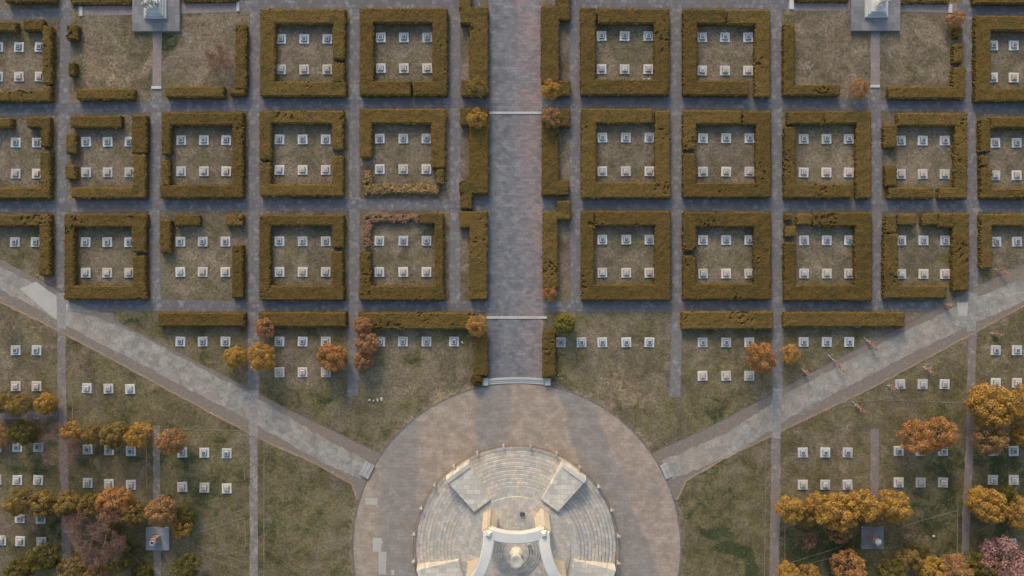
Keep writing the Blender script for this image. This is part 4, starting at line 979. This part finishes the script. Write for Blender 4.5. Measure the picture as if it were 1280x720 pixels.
# low railing round the steps
rl = thing('railing', 'low circular railing with pale posts round the memorial steps', 'railing', (MCX, MCY, 0.04))
RR = 12.8
def torus_ring(bm, R, r, z, seg=144, ns=6):
    rings = []
    for i in range(seg):
        t = 2 * PI * i / seg
        rings.append([bm.verts.new(((R + r * math.cos(2 * PI * j / ns)) * math.cos(t), (R + r * math.cos(2 * PI * j / ns)) * math.sin(t), z + r * math.sin(2 * PI * j / ns))) for j in range(ns)])
    for i in range(seg):
        A, B = rings[i], rings[(i + 1) % seg]
        for j in range(ns): bm.faces.new((A[j], A[(j + 1) % ns], B[(j + 1) % ns], B[j]))
bm = bmesh.new(); torus_ring(bm, RR, .045, .55); bm_obj('rail', bm, M['rail'], rl)
bm = bmesh.new(); torus_ring(bm, RR, .035, .28); bm_obj('rail', bm, M['rail'], rl)
for k in range(24):
    a = math.radians(7.5 + 15 * k - .5); ca, sa = math.cos(a), math.sin(a)
    bm = bmesh.new(); prism(bm, [(ca * (RR + x) - sa * y, sa * (RR + x) + ca * y) for x, y in ((.11, -.11), (.11, .11), (-.11, .11), (-.11, -.11))], 0, .95, .8)
    prism(bm, [(ca * (RR + x) - sa * y, sa * (RR + x) + ca * y) for x, y in ((.22, -.12), (.22, .12), (-.22, .12), (-.22, -.12))], .95, 1.08)
    bm_obj('post', bm, M['post'], rl)
# small things on the memorial platform
wx, wy = W(653, 642, zp)
bx = thing('flower_box', 'small dark flower box on the upper memorial platform', 'planter', (wx, wy, zp + .04))
bm = bmesh.new(); prism(bm, box_pts(.5, .38), 0, .26, 1.15); bm_obj('box', bm, M['stone_dark'], bx)
V, F, T = leaf_crown(55, 10, 18, .12); mesh_obj('plant', [(v[0] * .22, v[1] * .17, .2 + v[2] * .1) for v in V], F, M['rust'], bx, attr=T)
wx, wy = W(661, 678.5, zp + .8)
bm = bmesh.new(); lathe(bm, [(.14, 0), (.10, .12), (.26, .4), (.28, .5), (.18, .62)], 16)
tag(bm_obj('vase', bm, M['paleFig'], None, (wx, wy, zp + .14 * 4), True), 'small round white vase beside the flared column on memorial', 'vase')

# ------------------------------------------------------------------ statues on pedestals
def skin_figure(name, joints, bones, radii, mat, parent, loc=(0, 0, 0), rot=0, sub=2):
    me = bpy.data.meshes.new(name); me.from_pydata(joints, bones, []); me.materials.append(mat)
    o = bpy.data.objects.new(name, me); C.objects.link(o); o.parent = parent; o.location = loc; o.rotation_euler = (0, 0, rot)
    o.modifiers.new('Skin', 'SKIN'); sk = me.skin_vertices[0] if me.skin_vertices else None
    if not me.skin_vertices:
        bm = bmesh.new(); bm.from_mesh(me); lay = bm.verts.layers.skin.verify(); bm.to_mesh(me); bm.free()
    for i, r in enumerate(radii):
        me.skin_vertices[0].data[i].radius = (r, r); me.skin_vertices[0].data[i].use_root = (i == 0)
    s = o.modifiers.new('Subd', 'SUBSURF'); s.levels = sub; s.render_levels = sub
    return o
def soldier(parent, mat, loc, rot, s=1.5, kneel=False, arm_up=False):
    J = [(0, 0, .95), (0, .0, 1.2), (0, .02, 1.42), (0, .02, 1.52), (0, .03, 1.64), (0, .03, 1.76),
         (.20, .02, 1.42), (.28, .05, 1.16), (.20, .26, 1.05), (.16, .34, 1.06),
         (-.20, .02, 1.42), (-.30, 0, 1.15), (-.26, .12, .92), (-.25, .15, .84),
         (.10, 0, .88), (.13, .06, .48), (.13, .0, .07), (.14, .17, .04),
         (-.10, 0, .88), (-.13, .0, .48), (-.14, -.03, .07), (-.16, .14, .04)]
    if arm_up: J[11] = (-.42, .05, 1.6); J[12] = (-.46, .1, 1.9); J[13] = (-.46, .1, 2.0)
    B = [(0, 1), (1, 2), (2, 3), (3, 4), (4, 5), (2, 6), (6, 7), (7, 8), (8, 9), (2, 10), (10, 11), (11, 12), (12, 13), (0, 14), (14, 15), (15, 16), (16, 17), (0, 18), (18, 19), (19, 20), (20, 21)]
    R = [.17, .16, .19, .07, .11, .09, .09, .065, .05, .045, .09, .065, .05, .045, .11, .085, .055, .05, .11, .085, .055, .05]
    return skin_figure('figure', [tuple(c * s for c in j) for j in J], B, [r * s for r in R], mat, parent, loc, rot)
def cloak(parent, mat, s, loc, rot):
    V, F = [], []; n = 15; m = 8
    for j in range(m):
        z = 1.48 - j / (m - 1) * 1.25; w = .2 + .26 * (j / (m - 1))
        for i in range(n):
            t = PI * (1.05 + .9 * i / (n - 1)); rr = w + .03 * math.sin(i * 2.1 + j * .4)
            V.append((rr * math.cos(t) * 1.1 * s, (rr * .8 * math.sin(t) - .02) * s, z * s))
    for j in range(m - 1):
        for i in range(n - 1): k = j * n + i; F.append((k, k + 1, k + n + 1, k + n))
    o = mesh_obj('cloak', V, F, mat, parent, loc, True); o.rotation_euler = (0, 0, rot)
    md = o.modifiers.new('Solid', 'SOLIDIFY'); md.thickness = .05 * s; return o
def statue(cx, cy, pw, label_p, label, mat, two):
    X, Y = W(cx, cy)
    bm = bmesh.new(); prism(bm, box_pts(pw, pw), 0, .45, bevel=.04); o = bm_obj('podium', bm, M['slabgrey'], None, (X, Y, 0)); tag(o, label_p, 'podium', 'square podiums under the statues')
    t = thing('statue', label, 'statue', (X, Y, .45), 0, 'statues on white pedestals')
    for w, z0, z1 in ((2.85, 0, .30), (2.35, .30, .55), (1.9, .55, .85)):
        bm = bmesh.new(); prism(bm, box_pts(w, w), z0, z1, .98, bevel=.04); bm_obj('pedestal_tier', bm, M['stone'], t)
    f = soldier(t, mat, (0.25 if two else 0, -.1, .85), PI, 1.15, arm_up=not two); cloak(t, mat, 1.15, (0.25 if two else 0, -.1, .85), PI)
    if two: soldier(t, mat, (-.5, -.35, .85), PI + .5, 1.0); cloak(t, mat, 1.0, (-.5, -.35, .85), PI + .5)
    bm = bmesh.new(); prism(bm, box_pts(.5, .42, .55, .35), .85, 1.3, .7); bm_obj('rock', bm, mat, t)
statue(196.8, 11, 5.9, 'grey square podium under the green bronze statue at upper left', 'greenish statue of two cloaked figures on white pedestal, upper left', M['bronze'], True)
statue(1093, 9.5, 6.1, 'grey square podium under the pale statue at upper right', 'pale statue of one cloaked figure on white pedestal, upper right', M['paleFig'], False)

def small_mon(cx, cy, w, left):
    X, Y = W(cx, cy)
    side = 'lower left' if left else 'lower right'
    bm = bmesh.new(); prism(bm, box_pts(w, w), 0, .18, bevel=.03); o = bm_obj('podium', bm, M['stone_grey'] if left else M['slabgrey'], None, (X, Y, 0))
    tag(o, f'low square grey slab under the small pedestal, {side}', 'podium', 'low slabs under the small pedestals')
    if left:
        t = thing('pedestal', 'small pedestal carrying a white ring bowl, lower left', 'pedestal', (X - .02, Y, .18), 0)
        bm = bmesh.new(); prism(bm, box_pts(.85, .95), 0, 1.2, .85, bevel=.03); bm_obj('shaft', bm, M['stone_rose'], t)
        bm = bmesh.new(); torus_ring(bm, .26, .075, 1.42, 32, 10); bm_obj('ring', bm, M['white'], t, (0, -.1, 0), True)
        bm = bmesh.new(); lathe(bm, [(.12, 1.2), (.10, 1.28), (.26, 1.36), (.24, 1.38)], 20); bm_obj('bowl', bm, M['stone_dark'], t, (0, -.1, 0))
    else:
        t = thing('pedestal', 'small pedestal carrying a pale stone urn, lower right', 'pedestal', (X - .05, Y, .18), 0)
        bm = bmesh.new(); prism(bm, box_pts(.8, .8), 0, 1.0, .88, bevel=.03); bm_obj('shaft', bm, M['stone_rose'], t)
        bm = bmesh.new(); lathe(bm, [(.20, 1.0), (.14, 1.12), (.38, 1.5), (.42, 1.7), (.30, 1.78), (.12, 1.86)], 20); bm_obj('urn', bm, M['stone'], t, (0, 0, 0), True)
small_mon(197.5, 673, 2.9, True); small_mon(1090, 672, 2.8, False)

# scattered small pale things the photograph shows
def chunk(x, y, w, d, h, label, cat='stone', mat='white', name='stone_fragment', ang=0.3):
    bm = bmesh.new(); n = 6; pts = [(w / 2 * math.cos(2 * PI * i / n) * random.uniform(.8, 1.1), d / 2 * math.sin(2 * PI * i / n) * random.uniform(.8, 1.1)) for i in range(n)]
    prism(bm, pts, 0, h, .75, bevel=.02); X, Y = W(x, y); o = bm_obj(name, bm, M[mat], None, (X, Y, .003)); o.rotation_euler = (0, 0, ang); tag(o, label, cat, 'pale stone fragments on the lawn')
chunk(462, 500, .35, .3, .15, 'leftmost white stone of four on lawn above left plaza edge'); chunk(467, 501, .25, .3, .12, 'second white stone of four on lawn above left plaza edge')
chunk(472, 500, .3, .45, .15, 'third white stone of four on lawn above left plaza edge'); chunk(477, 499, .35, .6, .2, 'rightmost, tallest white stone of four on lawn above left plaza edge')
chunk(578, 428, .22, .5, .2, 'thin white stone right of the rightmost gravestone under longest hedge')
chunk(698, 469, .2, .2, .1, 'small white stone beside the right end of plaza stair'); chunk(702, 473, .2, .15, .1, 'smaller white stone below the one beside plaza stair')
chunk(805, 118 - 19, .35, .3, .15, 'white flower bunch below lower right gravestone, first plot right of avenue'); chunk(812, 99, .5, .3, .15, 'wider white flower bunch beside smaller one, first plot right of avenue')
chunk(416, 590, .2, .2, .1, 'pale stone on the lower shoulder of the left diagonal road'); chunk(1167, 670, .4, .3, .2, 'white stone on lawn right of the small rusty tree')
chunk(1137, 108.5, .5, .3, .9 + .1, 'white stone lying on hedge at lower side of right statue lawn') if False else None

# ------------------------------------------------------------------ grass tufts (uncountable)
def tufts():
    N = 70000
    x = rng.uniform(-66, 66, N); y = rng.uniform(-38, 38, N)
    s = rng.uniform(.05, .13, N); a = rng.uniform(0, PI, N)
    px = x * 10 + 640; py = 360 - y * 10
    keep = np.hypot(px - 646, py - 684) > 210
    keep &= ~((px > 574) & (px < 714) & (py < 480))
    def near(pts, w):
        d = np.full(N, 1e9)
        for (x0, y0), (x1, y1) in zip(pts, pts[1:]):
            L2 = (x1 - x0) ** 2 + (y1 - y0) ** 2; t = np.clip(((px - x0) * (x1 - x0) + (py - y0) * (y1 - y0)) / L2, 0, 1)
            d = np.minimum(d, np.hypot(px - x0 - t * (x1 - x0), py - y0 - t * (y1 - y0)))
        return d < w
    for p, w, m in VP + HP: keep &= ~near(p, w / 2 + 0.5)
    for p, w, m, z in LP: keep &= ~near(p, w / 2)
    keep &= ~near([(0, 350), (127, 415), (300, 510), (455, 590)], 27); keep &= ~near([(1280, 355), (1210, 390), (1060, 465), (835, 590)], 27)
    for cx, cy, w in ((197, 11, 31), (1093, 9, 32), (197, 673, 15), (1090, 672, 15)): keep &= ~((abs(px - cx) < w) & (abs(py - cy) < w))
    x, y, s, a = x[keep], y[keep], s[keep], a[keep]; n = len(x)
    h = rng.uniform(.02, .07, n)
    V = np.zeros((n, 3, 3)); dx, dy = np.cos(a) * s, np.sin(a) * s
    V[:, 0] = np.stack([x - dx, y - dy, np.full(n, .0)], 1); V[:, 1] = np.stack([x + dx, y + dy, np.full(n, .01)], 1)
    V[:, 2] = np.stack([x + dy * .7, y - dx * .7, h], 1)
    o = mesh_obj('grass', V.reshape(-1, 3), np.arange(3 * n).reshape(-1, 3), M['tuft'], attr=rng.uniform(0, 1, n))
    tag(o, 'short tufts of dry and green grass on the lawns', 'grass', kind='stuff')
M['tuft'] = foliage_mat('grass_blades', (0.08, 0.085, 0.035), (0.15, 0.135, 0.07), (0.27, 0.22, 0.13))
tufts()
def litter():
    rs = np.random.default_rng(5); V, F, T = [], [], []
    src = [(px, py, r) for px, py, r, k, lab, var, hs in T_] + [(76, 560, 24), (118, 664, 40), (272, 71, 14), (97, 456, 12), (450, 240, 12), (480, 270, 12), (530, 240, 12), (90, 200, 8), (100, 20, 6), (30, 525, 30)]
    for px, py, r in src:
        for k in range(int(9 * r)):
            a = rs.uniform(0, 2 * PI); d = abs(rs.normal(0, 1)) * r * 0.13
            x, y = W(px, py); x += d * math.cos(a); y += d * math.sin(a) - .3; t = rs.uniform(0, PI); s_ = rs.uniform(.03, .075)
            u = np.array([math.cos(t) * s_, math.sin(t) * s_, rs.uniform(0, .02)]); v = np.array([-u[1] * .7, u[0] * .7, rs.uniform(0, .02)]); c = np.array([x, y, .06]); i = len(V)
            V += [c - u, c + v, c + u, c - v]; F.append((i, i + 1, i + 2, i + 3)); T.append(rs.uniform())
    tag(mesh_obj('fallen_leaves', V, F, M['litter'], attr=T), 'brown and orange fallen leaves lying under the trees', 'leaves', kind='stuff')
M['litter'] = foliage_mat('fallen_leaves', (0.10, 0.06, 0.035), (0.22, 0.13, 0.08), (0.38, 0.22, 0.13))
litter()

# ------------------------------------------------------------------ light, sky, camera
ELEV = math.radians(27); AZ = math.radians(-14)      # azimuth measured clockwise from +Y (top of the photograph)
w = bpy.data.worlds.new('World'); sc.world = w; w.use_nodes = True
nt = w.node_tree; bg = nt.nodes['Background']
sky = nt.nodes.new('ShaderNodeTexSky'); sky.sky_type = 'NISHITA'; sky.sun_disc = False
sky.sun_elevation = ELEV; sky.sun_rotation = AZ; sky.air_density = 1.4; sky.dust_density = 3.0; sky.ozone_density = 1.0
nt.links.new(sky.outputs[0], bg.inputs[0]); bg.inputs[1].default_value = 0.15
sd = bpy.data.lights.new('sun', 'SUN'); sd.energy = 1.35; sd.angle = math.radians(13); sd.color = (1.0, 0.80, 0.62)
so = bpy.data.objects.new('sun', sd); C.objects.link(so)
dirv = Vector((math.sin(AZ) * math.cos(ELEV), math.cos(AZ) * math.cos(ELEV), math.sin(ELEV)))
so.rotation_euler = dirv.to_track_quat('Z', 'Y').to_euler(); so.location = dirv * 120
cd = bpy.data.cameras.new('camera'); cam = bpy.data.objects.new('camera', cd); C.objects.link(cam)
cam.location = (0, 0, HC); cam.rotation_euler = (0, 0, 0); cd.sensor_width = 36; cd.lens = 36 * HC / 128.0; cd.clip_end = 6000; cd.clip_start = 1
sc.camera = cam
vs = sc.view_settings; vs.view_transform = 'Standard'; vs.look = 'None'; vs.exposure = 0.29; vs.gamma = 1; vs.use_curve_mapping = False
